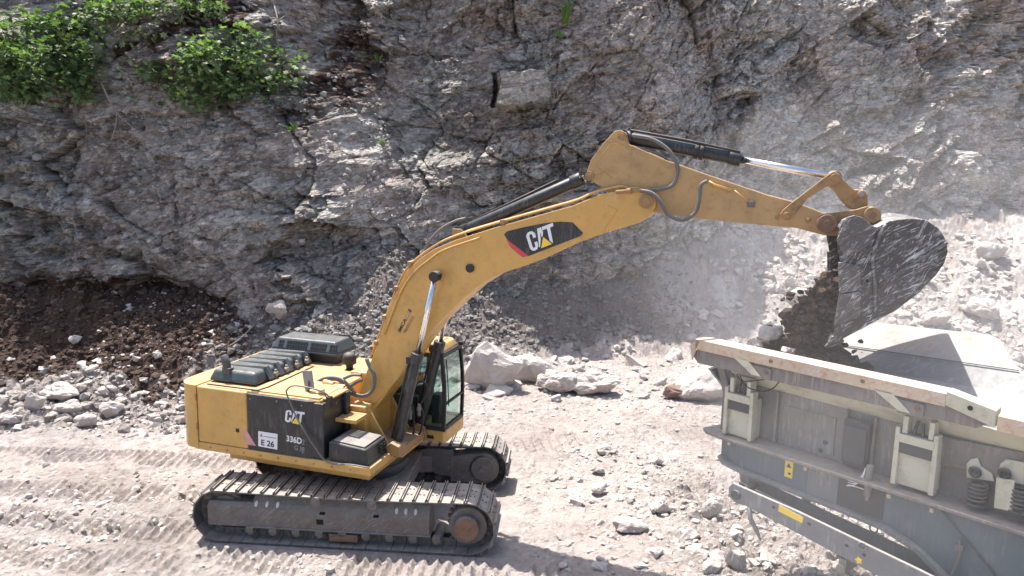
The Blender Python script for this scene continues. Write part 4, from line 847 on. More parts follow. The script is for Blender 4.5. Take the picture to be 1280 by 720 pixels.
# far side of the hopper: flared plate, sloping liner, crease
def K3(x, y, z): return (x, y, z)
b = MB(K); A_ = [(.98, 2.625, 3.742), (1.48, 3.05, 4.13), (3.10, 3.05, 4.22), (3.25, 3.02, 4.18), (3.62, 2.625, 3.862)]; b.loft(A_, [(x, y+.03, z-.03) for x, y, z in A_]); fl2 = b.build('far_flare', 'flare', CR, .004)
b = MB(K); A_ = [(.2, 2.62, 3.70), (7.2, 2.62, 4.02), (7.2, 1.55, 2.7), (.2, 1.55, 2.7)]; b.loft(A_, [(x, y+.04, z-.03) for x, y, z in A_]); b.build('hopper_liner', 'liner', CR, .004)
b = MB(K); A_ = [(.2, .40, 3.60), (7.2, .40, 3.60), (7.2, 1.1, 2.7), (.2, 1.1, 2.7)]; b.loft(A_, [(x, y-.03, z-.03) for x, y, z in A_]); b.box(.2, 7.2, 1.05, 1.6, 2.64, 2.70); b.build('hopper_floor', 'liner', CR, .004)
b = MB(K); b.tube([(1.0, 2.60, 3.745), (3.63, 2.60, 3.865)], .008, 6); b.build('liner_seam', 'dark', CR)
b = MB(K); b.loft([(.14, .3, 3.5), (.20, .3, 3.5), (.20, 2.6, 3.62), (.14, 2.6, 3.62)], [(.55, .9, 2.65), (.6, .9, 2.65), (.6, 1.8, 2.65), (.55, 1.8, 2.65)]); b.build('hopper_end', 'liner', CR, .004)
# chassis and crawler out of the picture's corner
b = MB(K); b.box(4.4, 8.2, .25, 2.4, .55, 1.2); b.build('chassis', 'slate', CR, .02)
for y in (.05, 1.95):
    o = [(4.5+.42*math.cos(t), .45+.42*math.sin(t)) for t in np.linspace(math.pi/2, 3*math.pi/2, 12)]+[(8.2+.42*math.cos(t), .45+.42*math.sin(t)) for t in np.linspace(-math.pi/2, math.pi/2, 12)]
    b = MB(K); b.prism(o, y, y+.5); b.build('crawler', 'steel', CR, .02)
b = MB(K); b.box(4.4, 4.9, .3, 2.4, .4, 1.2); b.build('support_block', 'dark', CR, .02)
# conveyor wing hinged below the body
nr = [(1.02, 2.07), (.96, 1.98), (.98, 1.84), (1.10, 1.78), (1.25, 1.80), (2.08, 1.70), (3.14, 1.57), (5.6, 1.25), (5.6, 1.62), (3.58, 1.86), (2.05, 2.01)]
b = MB(K); b.prism(nr, -.22, -.17); b.box(0, 0, 0, 0, 0, 0) if 0 else None; cv = b.build('conveyor_side', 'slate', CR, .012)
b = MB(K); b.loft([(1.1, -.2, 1.86), (5.6, -.2, 1.40), (5.6, -.2, 1.37), (1.1, -.2, 1.83)], [(.8, .33, 1.86), (5.6, .33, 1.40), (5.6, .33, 1.37), (.8, .33, 1.83)]); b.build('conveyor_belt', 'rubber', CR, .006)
b = MB(K); b.prism([(.78, 2.02), (.82, 1.86), (5.6, 1.36), (5.6, 1.52), (3.85, 1.74), (1.8, 1.93), (1.0, 2.0)], .33, .37); b.build('conveyor_far_side', 'slate', CR, .01)
b = MB(K); b.prism([(1.75, 1.80), (1.85, 2.12), (1.92, 2.12), (1.9, 1.8)], .34, .40); b.prism([(3.7, 1.6), (3.62, 2.0), (3.7, 2.0), (3.82, 1.6)], .34, .42); b.build('hinge_arm', 'slate', CR, .008)
for u, v in ((967, 634), (1011, 655), (1058, 682), (1080, 694)): q = K.Y(u, v, -.23); b = MB(K); b.cylY(q[0], q[2], -.228, -.21, .022, 12); b.build('bolt_hole', 'ink', cv)
for u, v, Y in ((1092, 661, .30), (1078, 683, -.24)): q = K.Y(u, v, Y); b = MB(K); b.tube([(q[0]+.05*math.cos(t), Y, q[2]+.05*math.sin(t)) for t in np.linspace(0, 2*math.pi, 17)], .011, 6); b.build('lifting_ring', 'slate', cv)
b = MB(K); b.prism(kx([(974, 631), (1004, 647), (1003, 654), (973, 639)], -.222), -.226, -.219); b.build('yellow_strip', 'logoyellow', cv)
q = K.Y(1073, 701, -.23); b = MB(K); b.prism([(q[0]+(.05 if k % 2 else .03)*math.cos(k*math.pi/5), q[2]+(.05 if k % 2 else .03)*math.sin(k*math.pi/5)) for k in range(10)], -.226, -.219); b.build('yellow_mark', 'logoyellow', cv)
b = MB(K); b.tube([K.Y(u, v, -.19) for u, v in ((936, 628), (938, 648), (946, 664), (951, 676))], [.03, .035, .03, .012], 6); b.build('torn_strip', 'slate', cv)
b = MB(K); b.box(2.62, 2.72, -.2, .3, 1.40, 1.60); b.cylY(2.66, 1.46, -.22, .3, .06, 12); b.build('return_roller', 'greywall', cv, .006)
b = MB(K); b.cylY(1.10, 1.92, -.26, -.22, .07, 16); b.cylY(1.10, 1.92, -.22, .3, .05, 16); b.build('tail_roller', 'dark', cv, .004)
# hose line and rope on the slate side, wire over the liner
b = MB(K); b.tube([K.Y(u, v, .17) for u, v in ((1161, 617), (1200, 668), (1246, 722))], .010, 6); b.build('rope', 'hose', CR)
b = MB(K); b.tube(spline([K.Y(u, v, .12) for u, v in ((1199, 674), (1200, 690), (1197, 702), (1190, 720))], 4), .022, 8); q = K.Y(1199, 684, .12); b.box(q[0]-.05, q[0]+.05, .10, .14, q[2]-.03, q[2]+.03); b.build('valve', 'hose', CR, .004)
for pts in ([(925, 470), (932, 482), (945, 488), (957, 489), (968, 484), (974, 477)], [(921, 468), (927, 476), (940, 476), (960, 474)]):
    b = MB(K); b.tube(spline([K.Y(u, v, .12) for u, v in pts], 5), .009, 6); b.build('cable', 'ink', CR)
# ---------------------------------------------------------------- broken rock
def rock_mesh(seed, big=False, mat='boulder', flat=.7):
    r = random.Random(seed); bm = bmesh.new()
    for i in range(15 if not big else 22):
        v = Vector((r.gauss(0, 1), r.gauss(0, 1), r.gauss(0, 1))).normalized()*r.uniform(.75, 1)
        bm.verts.new((v.x*.5, v.y*.42, v.z*.5*flat))
    g = bmesh.ops.convex_hull(bm, input=bm.verts); bmesh.ops.delete(bm, geom=list({e for e in g['geom_interior'] if isinstance(e, bmesh.types.BMVert)}), context='VERTS')
    bmesh.ops.bevel(bm, geom=list(bm.edges), offset=.02, segments=1, affect='EDGES')
    bmesh.ops.triangulate(bm, faces=bm.faces)
    n = 2 if big else 1
    for k in range(n): bmesh.ops.subdivide_edges(bm, edges=list(bm.edges), cuts=1, use_grid_fill=True)
    P = np.array([v.co[:] for v in bm.verts]); sd = seed*3.7
    dn = .09*fbm(P[:, 0]*4+sd, P[:, 1]*4+P[:, 2]*3, 3, seed)+.05*fbm(P[:, 2]*9+sd, P[:, 0]*9-P[:, 1]*7, 3, seed+5)
    for v, d in zip(bm.verts, dn): v.co += v.co.normalized()*float(d)
    me = bpy.data.meshes.new('boulder'); bm.to_mesh(me); bm.free(); me.materials.append(M[mat]); return me
RK = [rock_mesh(i, False) for i in range(10)]; RKB = [rock_mesh(50+i, True) for i in range(6)]
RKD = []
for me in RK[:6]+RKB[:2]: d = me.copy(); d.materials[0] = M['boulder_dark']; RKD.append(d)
M['boulder_brown'] = rockmat('rust_brown_rock', [(.16, .11, .085), (.24, .17, .14), (.34, .27, .23), (.2, .12, .09), (.5, .5, .5), (.1, .1, .1)], 1.5, False, .5)
RKR = RK[3].copy(); RKR.materials[0] = M['boulder_brown']
def put_rock(me, x, y, z, sx, sy, sz, rz, label, group=None, name='boulder', tilt=.3):
    o = link(bpy.data.objects.new(name, me)); o.location = (x, y, z); o.scale = (sx, sy, sz)
    o.rotation_euler = (random.uniform(-tilt, tilt), random.uniform(-tilt, tilt), rz); return tag(o, label, 'boulder', group)
def px_rock(u, v, wpx, hpx, me, label, group=None, sink=.22, name='boulder', tilt=.2):
    x, y, z = hit_ground(u, v+hpx*.35); s = wpx*math.hypot(y, 0)/F; h = hpx*y/F
    return put_rock(me, x, y, z+h*.5*(1-2*sink)+.0, s*1.05, s*.95, h*1.45, random.uniform(-.4, .4), label, group, name, tilt)
big = [
 (614, 458, 92, 80, 'pale boulder largest of all, in the heap right behind the operator cab', RKB[0]),
 (660, 458, 52, 50, 'upright pale block standing right of the biggest boulder by the cab', RKB[1]),
 (697, 474, 62, 40, 'broad pale boulder in the middle of the rock row behind the cab', RKB[2]),
 (742, 476, 72, 38, 'long low pale boulder at the right end of the row behind the cab', RKB[3]),
 (868, 480, 84, 50, 'big white boulder on the floor just left of the crusher post', RKB[4]),
 (888, 634, 34, 38, 'pointed pale block lying left of the conveyor tip', RKB[5]),
 (786, 654, 52, 24, 'flat slab with a dark undercut on the near rubble edge', RKB[1]),
 (919, 694, 30, 52, 'tall grey wedge leaning below the conveyor tip', RKB[2]),
 (78, 489, 62, 28, 'wide grey slab on top of the left boulder row', RKB[3]),
 (44, 503, 32, 30, 'rounded grey boulder at the left end of the row under the slab', RKB[0]),
 (84, 508, 44, 26, 'smooth light boulder in the middle of the left row', RKB[4]),
 (139, 512, 38, 26, 'pale round topped boulder at the right end of the left row', RKB[5]),
 (108, 524, 30, 22, 'grey block lowest in the left row below the smooth light boulder', RKB[1]),
 (14, 524, 30, 18, 'dull low boulder cut by the left edge of the picture', RKB[2]),
 (985, 352, 24, 20, 'small rounded white boulder seen left of the bucket', RKB[0]),
 (1012, 350, 22, 16, 'white boulder touching the left edge of the bucket', RKB[3]),
 (1004, 370, 52, 26, 'broad bright boulder below two white ones, left of the bucket', RKB[5]),
 (1226, 386, 46, 30, 'buff boulder high on the slope right of the bucket', RKB[2]),
 (1165, 398, 40, 26, 'knobbly buff boulder above the far rim of the hopper', RKB[4]),
 (1236, 312, 44, 30, 'dull boulder under the cliff foot at the far right', RKB[1]),
 (757, 562, 34, 16, 'flat grey stone highest on the open floor right of the tracks', RKB[3]),
 (823, 577, 17, 12, 'small lone stone on the open floor midway to the crusher', RKB[0]),
 (749, 610, 30, 16, 'dark sided slab alone on the floor right of the tracks', RKB[5]),
 (747, 588, 22, 12, 'small stone between the flat grey stone and the dark sided slab', RKB[2]),
 (828, 636, 26, 22, 'light stone at the top of the near rubble', RKB[0]),
 (345, 385, 34, 26, 'grey leaning block at the cliff foot behind the engine hood', RKB[4]),
 (94, 425, 20, 14, 'single bluish stone in the dark soil of the left alcove', RKB[5]),
]
for u, v, a, h, lab, me in big: px_rock(u, v, a, h, me, lab)
px_rock(845, 489, 46, 26, RKR, 'rust brown wedge of rock in front of the big white boulder')
# scattered lesser boulders: each an object, in named patches
patches = [
 ('stone in rubble left of the excavator', 'stones left of the excavator', (5, 235, 448, 540), 62, (9, 24), RK),
 ('stone in the scree behind the engine hood', 'stones behind the engine hood', (250, 480, 385, 470), 34, (6, 16), RK),
 ('stone in the rock row behind the cab', 'stones behind the cab', (582, 850, 446, 500), 80, (12, 40), RK+RKB),
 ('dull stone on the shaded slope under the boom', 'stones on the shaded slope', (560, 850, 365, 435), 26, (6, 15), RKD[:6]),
 ('stone in the near rubble by the bottom edge', 'stones in the near rubble', (700, 985, 625, 716), 85, (11, 36), RK+RKB),
 ('rock under the conveyor wing', 'rocks under the conveyor wing', (925, 1110, 660, 716), 22, (10, 28), RK),
 ('rock on the slope behind the hopper', 'rocks on the slope behind the hopper', (890, 1275, 315, 410), 66, (8, 24), RK)]
used = set()
for lab, grp, (u0, u1, v0, v1), n, (s0, s1), ms in patches:
    for i in range(int(n*.92)):
        u, v = random.uniform(u0, u1), random.uniform(v0, v1); s = s0+(s1-s0)*random.random()**2.2
        x, y, z = hit_ground(u, v); c, s_ = T.c, T.s; a = (x-PXY[0])*c-(y-PXY[1])*s_; bq = (x-PXY[0])*s_+(y-PXY[1])*c
        if abs(a) < 3.1 and abs(bq) < 2.1: continue
        sz_ = 'big' if s > s0+.5*(s1-s0) else ('middling' if s > s0+.18*(s1-s0) else 'small'); th = (u-u0)/(u1-u0); zn = ['far left end', 'left part', 'middle', 'right part', 'far right end'][min(int(th*5), 4)]
        tv = (v-v0)/(v1-v0); dv = 'top' if tv < .33 else ('foot' if tv > .66 else 'mid height'); kz = random.uniform(.65, 1.15); lab2 = '%s %s %s, %s, %s' % (sz_, 'flat' if kz < .82 else ('blocky' if kz < .98 else 'upright'), lab, zn, dv)
        if lab2 in used: continue
        used.add(lab2); q = s*y/F; put_rock(random.choice(ms), x, y, z+q*random.uniform(-.08, .12), q*random.uniform(.9, 1.3), q*random.uniform(.8, 1.2), q*kz, random.uniform(0, 6.3), lab2, grp, 'rock', .45)
# the countless small stones
def small_protos(n=10):
    out = []
    for i in range(n):
        r = random.Random(900+i); bm = bmesh.new(); bmesh.ops.create_icosphere(bm, subdivisions=1, radius=.5)
        for v in bm.verts: v.co = Vector((v.co.x*1.1, v.co.y*.9, v.co.z*.7))*r.uniform(.55, 1.25)
        for v in bm.verts: v.co += Vector((r.uniform(-.1, .1), r.uniform(-.1, .1), r.uniform(-.08, .08)))
        bm.faces.ensure_lookup_table(); out.append((np.array([v.co[:] for v in bm.verts]), np.array([[v.index for v in f.verts] for f in bm.faces]))); bm.free()
    return out
SP = small_protos()
def scatter(name, P, S, mat, squash=1.0):
    n = len(P); which = rng.integers(0, len(SP), n); Vs = []; Fs = []; base = 0
    for k, (v, f) in enumerate(SP):
        idx = np.nonzero(which == k)[0]
        if not len(idx): continue
        a = rng.uniform(0, 6.28, len(idx)); t = rng.uniform(-.8, .8, len(idx)); ca, sa, ct, st = np.cos(a), np.sin(a), np.cos(t), np.sin(t)
        x, y, z = v[None, :, 0], v[None, :, 1], v[None, :, 2]; ct, st, ca, sa = [q[:, None] for q in (ct, st, ca, sa)]
        y2 = y*ct-z*st; z2 = (y*st+z*ct)*squash; X = x*ca-y2*sa; Y = x*sa+y2*ca
        V = np.stack([X, Y, z2+0*X], -1)*S[idx][:, None, None]+P[idx][:, None, :]
        Fk = f[None]+(base+np.arange(len(idx))[:, None, None]*len(v)); Vs.append(V.reshape(-1, 3)); Fs.append(Fk.reshape(-1, 3)); base += len(idx)*len(v)
    me = fastmesh(name, np.concatenate(Vs), np.concatenate(Fs), [M[mat]] if isinstance(mat, str) else [mat]); return link(bpy.data.objects.new(name, me))
def gravelmat(name, a, b_, c_):
    m, nt, p = newmat(name); g = N(nt, 'ShaderNodeNewGeometry')
    c = ramp(nt, g.outputs['Random Per Island'], [(0, a), (.55, b_), (1, c_)])
    c = mix(nt, .5, c, ramp(nt, noise(nt, 14, 6, .7, objvec(nt)), [(.3, tuple(x*.7 for x in a)), (.7, tuple(x*1.1 for x in c_))]))
    nt.links.new(c, p.inputs['Base Color']); p.inputs['Roughness'].default_value = .9; p.inputs['Specular IOR Level'].default_value = .2
    bump(nt, p, noise(nt, 40, 6, .7, objvec(nt)), .4, .03); return m
M['grav'] = gravelmat('light_gravel', (.30, .26, .23), (.42, .375, .34), (.56, .525, .49))
M['gravm'] = gravelmat('mixed_rubble', (.13, .10, .085), (.26, .225, .20), (.47, .44, .41))
M['gravd'] = gravelmat('grey_scree', (.11, .10, .095), (.17, .16, .152), (.28, .27, .26))
M['gravs'] = gravelmat('dark_soil_clods', (.032, .02, .015), (.062, .04, .03), (.14, .10, .082))
def sample(n, dens, bounds, smin, smax, p=3.0):
    x0, x1, y0, y1 = bounds; x = rng.uniform(x0, x1, n); y = rng.uniform(y0, y1, n); k = rng.uniform(0, 1, n) < dens(x, y); x, y = x[k], y[k]
    c, s = T.c, T.s; a = (x-PXY[0])*c-(y-PXY[1])*s; b = (x-PXY[0])*s+(y-PXY[1])*c; k = ~((np.abs(a) < 2.9) & (np.abs(b) < 1.9)); x, y = x[k], y[k]
    # keep to what the lens takes in, with a margin
    k = np.abs(x) < y*.80+1.5; x, y = x[k], y[k]
    S = smin+(smax-smin)*rng.uniform(0, 1, len(x))**p; z = ground_h(x, y); return np.stack([x, y, z+S*rng.uniform(-.22, .14, len(x))], -1), S
def tval(x, y): yt = np.interp(x, XT, YTOE); yw = np.interp(x, XT, YWAL); return (y-yt)/(yw-yt)
def zone_soil(x, y): return sm(.40, .6, tval(x, y)+.3*fbm(x*.8, y*.8, 3, 81))*sm(-7.4, -8.8, x)
def zone_grey(x, y): return sm(.15, .35, tval(x, y)+.2*fbm(x*.9, y*.9, 3, 82))*sm(-9.2, -7.5, x)*sm(7.5, 5.5, x)
rubl = lambda x, y: sm(-.12, .15, tval(x, y)+.25*fbm(x*.7, y*.7, 3, 200))
patch = lambda x, y: sm(-.15, .3, fbm(x*.55, y*.55, 4, 205))
P, S = sample(30000, lambda x, y: rubl(x, y)*(1-zone_soil(x, y))*(1-zone_grey(x, y))*(x < -2)*(.35+.65*patch(x, y)), (-17, -2, 16.5, 24), .03, .40, 5); tag(scatter('rubble_heap', P, S, 'gravm'), kind='stuff')
P, S = sample(60000, lambda x, y: rubl(x, y)*(1-zone_grey(x, y))*(x > -2)*(.05+.5*patch(x, y)**1.5), (-2, 24, 16.5, 32), .03, .46, 6.5); tag(scatter('rubble_slope', P, S, 'grav'), kind='stuff')
P, S = sample(60000, lambda x, y: zone_grey(x, y)*.8, (-9.5, 9, 17, 30), .025, .32, 6); tag(scatter('scree', P, S, 'gravd'), kind='stuff')
P, S = sample(16000, lambda x, y: zone_soil(x, y), (-17, -4, 17, 23), .04, .26, 4); tag(scatter('soil_clods', P, S, 'gravs'), kind='stuff')
nearr = lambda x, y: np.clip(sm(1.6, 3.4, x+.25*(y-11)+1.2*fbm(x*.6, y*.6, 3, 66))*sm(17.5, 13.5, y)+.05+.7*sm(.05, .35, fbm(x*.5, y*.5, 4, 201))*sm(22, 18, y)+.35*sm(16, 22, y), 0, 1)
P, S = sample(80000, nearr, (-12, 15, 8.8, 25), .018, .17, 6); tag(scatter('gravel', P, S, 'grav'), kind='stuff')
# stones lodged on the cliff ledges
n = 9000; x = rng.uniform(-16, 21, n); z = rng.uniform(1.5, 14, n)
dn = sm(1.6, .6, np.abs(x+.36*np.maximum(z-1, 0)+2.9))*sm(11.5, 9, z)+.10+.5*sm(7, 10, x)*sm(.0, .3, fbm(x*.5, z*.5, 3, 210)); dn = dn*(1-(x < -7.5)*(z < 4.2)); k = rng.uniform(0, 1, n) < dn; x, z = x[k], z[k]
y = wall_y(x, z)[0]; S = .04+.26*rng.uniform(0, 1, len(x))**3; tag(scatter('ledge_stones', np.stack([x, y-.02, z], -1), S, M['grav2'] if 'grav2' in M else gravelmat('ledge_gravel', (.16, .15, .14), (.26, .25, .24), (.42, .41, .40))), kind='stuff')
# ---------------------------------------------------------------- soil pouring from the bucket, heap in the hopper
n = 6500; t = rng.uniform(0, 1, n)**.8
ctr = [U.Y(u, v, 0) for u, v in ((1046, 345), (1034, 372), (1020, 400), (1014, 430), (1012, 462), (1014, 500))]
C_ = np.array(ctr); ti = t*(len(C_)-1); i0 = np.minimum(ti.astype(int), len(C_)-2); f = (ti-i0)[:, None]; c = C_[i0]*(1-f)+C_[i0+1]*f
w1 = .10+.36*np.minimum(t*2.6, 1); ang = rng.uniform(0, 6.28, n); rad = np.sqrt(rng.uniform(0, 1, n))*w1*np.where(rng.uniform(0, 1, n) < .07, 1.7, 1)*(1+.35*fbm(t*9, ang, 3, 220))
L = np.stack([c[:, 0]+rad*np.cos(ang)*.85, c[:, 1]+rng.uniform(-.62, .62, n)*(.9-.25*t), c[:, 2]+rad*np.sin(ang)*.4], -1)
Pw = np.array([U.w(p) for p in L]); S = .03+.17*rng.uniform(0, 1, n)**4; o = scatter('falling_soil', Pw, S, 'gravs'); tag(o, kind='stuff')
n = 1500; x = rng.uniform(.3, 2.4, n); y = rng.uniform(.75, 2.45, n); hh = 3.95-.28*((x-1.0)**2)-.55*((y-1.4)/1.0)**2
P = np.array([K.w(p) for p in np.stack([x, y, hh-.15*rng.uniform(0, 1, n)], -1)]); S = .08+.30*rng.uniform(0, 1, n)**2.5; tag(scatter('hopper_heap', P, S, 'gravs'), kind='stuff')
for (u, v, Y, s, lab) in ((962, 416, .9, .62, 'white crusted rock riding on top of the hopper heap'), (944, 432, .6, .40, 'lower crusted rock just behind the tan hopper rim'), (984, 438, .7, .34, 'small pale rock between the crusted rock and the pouring soil')):
    q = K.Y(u, v, Y); p = K.w(q); put_rock(random.choice(RKB), *p, s, s*.9, s*.85, 1.0, lab)
for u, v, s, lb in ((1040, 358, .30, 'largest dark lump just leaving the mouth of the bucket'), (1028, 376, .24, 'dark lump falling between the bucket mouth and the hopper'), (1000, 402, .26, 'dark lump at the ragged left edge of the pouring soil')): q = U.Y(u, v, -.3); p = U.w(q); o = put_rock(RKD[1], *p, s, s, s*.8, random.uniform(0, 6), lb, 'lumps falling from the bucket', 'falling_rock', 1.5)
# ---------------------------------------------------------------- plants on the cliff
def leafmat(name, c0_, c1_, c2_):
    m = bpy.data.materials.new(name); m.use_nodes = True; nt = m.node_tree; nt.nodes.clear(); o = nt.nodes.new('ShaderNodeOutputMaterial')
    g = N(nt, 'ShaderNodeNewGeometry'); c = ramp(nt, g.outputs['Random Per Island'], [(0, c0_), (.5, c1_), (1, c2_)])
    p = nt.nodes.new('ShaderNodeBsdfPrincipled'); nt.links.new(c, p.inputs['Base Color']); p.inputs['Roughness'].default_value = .5; p.inputs['Specular IOR Level'].default_value = .35
    t = nt.nodes.new('ShaderNodeBsdfTranslucent'); c2 = mix(nt, 1, c, (1.2, 1.5, .6), 'MULTIPLY'); nt.links.new(c2, t.inputs[0])
    mx = nt.nodes.new('ShaderNodeMixShader'); mx.inputs[0].default_value = .36; nt.links.new(p.outputs[0], mx.inputs[1]); nt.links.new(t.outputs[0], mx.inputs[2]); nt.links.new(mx.outputs[0], o.inputs[0]); return m
M['leaf'] = leafmat('broad_leaf', (.06, .10, .05), (.11, .165, .08), (.22, .29, .13))
M['grass'] = leafmat('reed_leaf', (.10, .20, .03), (.16, .28, .05), (.24, .36, .09))
M['twig'] = painted('dry_twig', (.26, .22, .18), .8, dust=.2)
M['bark'] = painted('bark', (.10, .075, .055), .85, dust=.2)
# a lobed leaf: stalk end at the origin, tip at y = 1, folded along the midrib
LV = np.array([(0, 0, 0), (.16, .18, .05), (.46, .25, .09), (.30, .46, .07), (.44, .74, .05), (.16, .70, .04), (0, 1.0, -.10), (-.16, .70, .04), (-.44, .74, .05), (-.30, .46, .07), (-.46, .25, .09), (-.16, .18, .05), (0, .5, 0)])
LT = np.array([(12, i, (i+1) % 12) for i in range(12)])
def leaves(name, P, D, S, mat, parent=None):
    n = len(P); D = D/np.linalg.norm(D, axis=1)[:, None]; upv = np.tile([0, 0, 1.0], (n, 1))+rng.normal(0, .35, (n, 3)); X = np.cross(D, upv); X /= np.linalg.norm(X, axis=1)[:, None]; Z = np.cross(X, D)
    V = (LV[None, :, 0, None]*X[:, None]+LV[None, :, 1, None]*D[:, None]+LV[None, :, 2, None]*Z[:, None])*S[:, None, None]+P[:, None]
    Fk = LT[None]+np.arange(n)[:, None, None]*13; o0 = np.array(parent.location) if parent else 0
    me = fastmesh(name, V.reshape(-1, 3)-o0, Fk.reshape(-1, 3), [M[mat]]); o = link(bpy.data.objects.new(name, me)); o.parent = parent; return o
def shrub(u, v, ru, rv, n, label, group=None, clumps=None, name='shrub', out=1.0):
    x0, y0, z0 = hit_wall(u, v+rv*.3); k = y0/F; rx, rz = ru*k, rv*k; root = empty(name, (x0, y0, z0), label, 'shrub', group)
    ru *= 1.1; rv *= 1.12; n = int(n*.9); nc = clumps or max(6, int(n/55)); C = []; st = MB(W)
    for i in range(nc):
        a = rng.uniform(0, 6.28); r = math.sqrt(rng.uniform(0, 1)); cx_ = x0+(u-u)*k+rx*r*math.cos(a); cz_ = z0+rv*.3*k+rz*r*math.sin(a); wy = float(wall_y(np.array([cx_]), np.array([cz_]), False)[0][0])
        c = (cx_, wy-out*rng.uniform(.15, 1.0)*(1.1-.5*r), cz_); C.append(c); mid = ((x0+c[0])/2, (y0+.2+c[1])/2-.1, (z0+c[2])/2+.15)
        st.tube(spline([(x0, y0+.35, z0-.1), mid, c], 4), [.035*(1-j/9)+.006 for j in range(9)], 5)
    st.build('stem', 'bark', root); C = np.array(C); w = rng.integers(0, nc, n); rr = rng.uniform(.15, .62, nc)[w]
    d = rng.normal(0, 1, (n, 3)); d /= np.linalg.norm(d, axis=1)[:, None]; P = C[w]+d*(rr*1.25*rng.uniform(.2, 1.25, n)**.7)[:, None]*np.array([1.25, .9, .75])
    D = d*.9+np.array([0, -.35, -.25])+rng.normal(0, .35, (n, 3)); leaves('foliage', P, D, rng.uniform(.09, .27, n), 'leaf', root)
shrub(52, 62, 66, 48, 2300, 'largest broad leaved bush overhanging the cliff at the upper left')
shrub(20, 96, 34, 34, 700, 'bush hanging down beside the left edge of the picture')
shrub(98, 112, 26, 26, 480, 'low tongue of leaves hanging under the largest bush')
shrub(304, 84, 48, 40, 1700, 'separate rounded bush growing on the buttress crest, the rightmost')
shrub(272, 112, 38, 22, 600, 'low spreading bush at the left foot of the rounded bush')
shrub(160, 24, 52, 22, 700, 'leafy band along the cliff top right of the largest bush')
shrub(246, 10, 34, 14, 300, 'small bush at the top edge above the rounded bush')
shrub(192, 96, 20, 22, 160, 'sparse sapling in the gap between the two big bushes', out=.5)
def tuft(u, v, hpx, n, label, lean=.25):
    x0, y0, z0 = hit_wall(u, v); k = y0/F; root = MB(W); h = hpx*k
    for i in range(n):
        a = rng.uniform(-1, 1); b_ = rng.uniform(.2, 1); hh = h*rng.uniform(.5, 1); bx = x0+rng.uniform(-.12, .12); p = [(bx, y0, z0), (bx+a*lean*hh*.4, y0-.12*b_, z0+hh*.6), (bx+a*lean*hh*1.2, y0-.35*b_*hh, z0+hh)]
        root.tube(p, [.012, .014, .002], 4)
    return tag(root.build('grass_tuft', 'grass'), label, 'grass tuft')
tuft(707, 32, 34, 40, 'bright green reed tuft on the ledge at the top of the centre cliff'); tuft(699, 50, 14, 18, 'small green tuft just below the tall reeds')
tuft(478, 184, 10, 22, 'small dull green tuft on the cliff left of the boom tip', .8); tuft(366, 168, 14, 22, 'thin green tuft on the buttress crest below the rounded bush', .6); tuft(472, 76, 9, 16, 'faint green tuft high on the cliff left of the pink block', .8)
tuft(1262, 282, 10, 18, 'small green tuft at the cliff foot by the right edge', .8)
# dry fallen branches
def branch(pts, r, label, extra=()):
    P = []
    for u, v, off in pts: x, y, z = hit_wall(u, v); P.append((x, y-off, z))
    b = MB(W); b.tube(spline(P, 4), [r*(1-.7*i/(4*(len(P)-1))) for i in range(4*(len(P)-1)+1)], 6)
    for e in extra:
        Q = []
        for u, v, off in e: x, y, z = hit_wall(u, v); Q.append((x, y-off, z))
        b.tube(spline(Q, 3), r*.5, 5)
    return tag(b.build('dry_branch', 'twig'), label, 'branch')
branch([(133, 104, .3), (142, 122, .35), (152, 142, .3), (168, 158, .2), (180, 168, .1)], .028, 'bare grey forked branch hanging below the sapling', [[(152, 142, .3), (150, 158, .25), (142, 176, .15)], [(142, 122, .35), (160, 128, .35), (166, 134, .3), (160, 142, .25)]])
branch([(150, 85, .3), (168, 100, .35), (182, 140, .25), (194, 158, .1)], .018, 'thin bare twig arching right of the forked branch')
def gbranch(pts, r, label):
    P = []
    for u, v, o_ in pts: x, y, z = hit_ground(u, v); P.append((x, y, z+o_))
    b = MB(W); b.tube(spline(P, 4), r, 6); return tag(b.build('dry_branch', 'twig'), label, 'branch')
branch([(110, 150, .2), (112, 168, .15), (106, 186, .1)], .012, 'short dry stem hanging below the low tongue of leaves')
branch([(232, 128, .3), (222, 150, .2), (226, 176, .1)], .012, 'thin dead stem trailing left of the rounded bush')
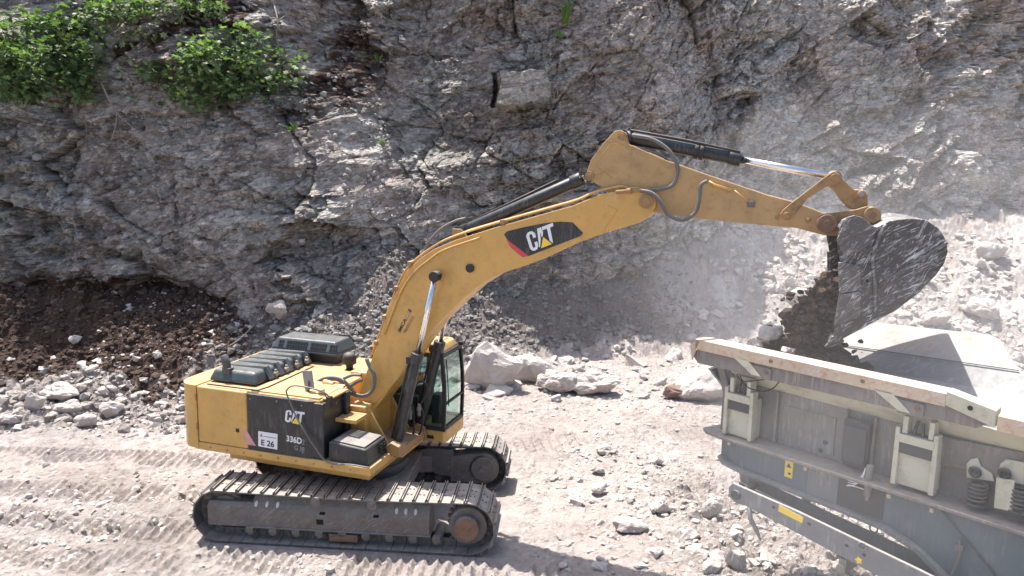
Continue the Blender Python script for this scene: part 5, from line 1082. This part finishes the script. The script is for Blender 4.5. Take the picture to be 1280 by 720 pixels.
branch([(345, 8, .2), (350, 28, .25), (347, 50, .15), (354, 70, .05)], .03, 'dark bare trunk in the notch at the top, right of the bushes', [[(350, 28, .25), (362, 18, .2), (368, 5, .15)]])
gbranch([(285, 447, .25), (300, 437, .3), (318, 417, .25)], .02, 'pale dead stick lying on the rubble behind the exhaust')

# ---------------------------------------------------------------- dusty air
def vol(name, me_build, dens, col, kind='stuff'):
    b = me_build; o = b.build(name, M['ink']); m = bpy.data.materials.new(name); m.use_nodes = True; nt = m.node_tree; nt.nodes.clear()
    v = nt.nodes.new('ShaderNodeVolumePrincipled'); v.inputs['Color'].default_value = (*col, 1); v.inputs['Density'].default_value = dens; v.inputs['Anisotropy'].default_value = .2
    out = nt.nodes.new('ShaderNodeOutputMaterial'); nt.links.new(v.outputs[0], out.inputs['Volume']); o.data.materials.clear(); o.data.materials.append(m); o['kind'] = kind; return o

def puff(c, r, dens):
    b = MB(W); n, k = 28, 14; vs = [(c[0]+r[0]*math.sin(math.pi*j/k)*math.cos(2*math.pi*i/n), c[1]+r[1]*math.sin(math.pi*j/k)*math.sin(2*math.pi*i/n), c[2]+r[2]*math.cos(math.pi*j/k)) for j in range(1, k) for i in range(n)]
    vs += [(c[0], c[1], c[2]+r[2]), (c[0], c[1], c[2]-r[2])]; T_ = len(vs)-2
    fs = [(j*n+i, j*n+(i+1) % n, (j+1)*n+(i+1) % n, (j+1)*n+i) for j in range(k-2) for i in range(n)]+[(T_, (i+1) % n, i) for i in range(n)]+[(T_+1, (k-2)*n+i, (k-2)*n+(i+1) % n) for i in range(n)]
    b.add(vs, fs, True); return vol('dust_cloud', b, dens, (.97, .96, .95))
puff(K.w((2.6, 1.0, 3.1)), (2.8, 2.6, 2.2), .024)
puff((6.8, 13.0, 4.8), (4.6, 4.4, 3.6), .008); puff((8.5, 18, 4.2), (6.5, 5.0, 4.2), .007); puff(K.w((3.3, -.5, 2.5)), (2.3, 1.5, 1.7), .028); puff((5.5, 20.5, 3.6), (6.5, 4.0, 3.4), .005)
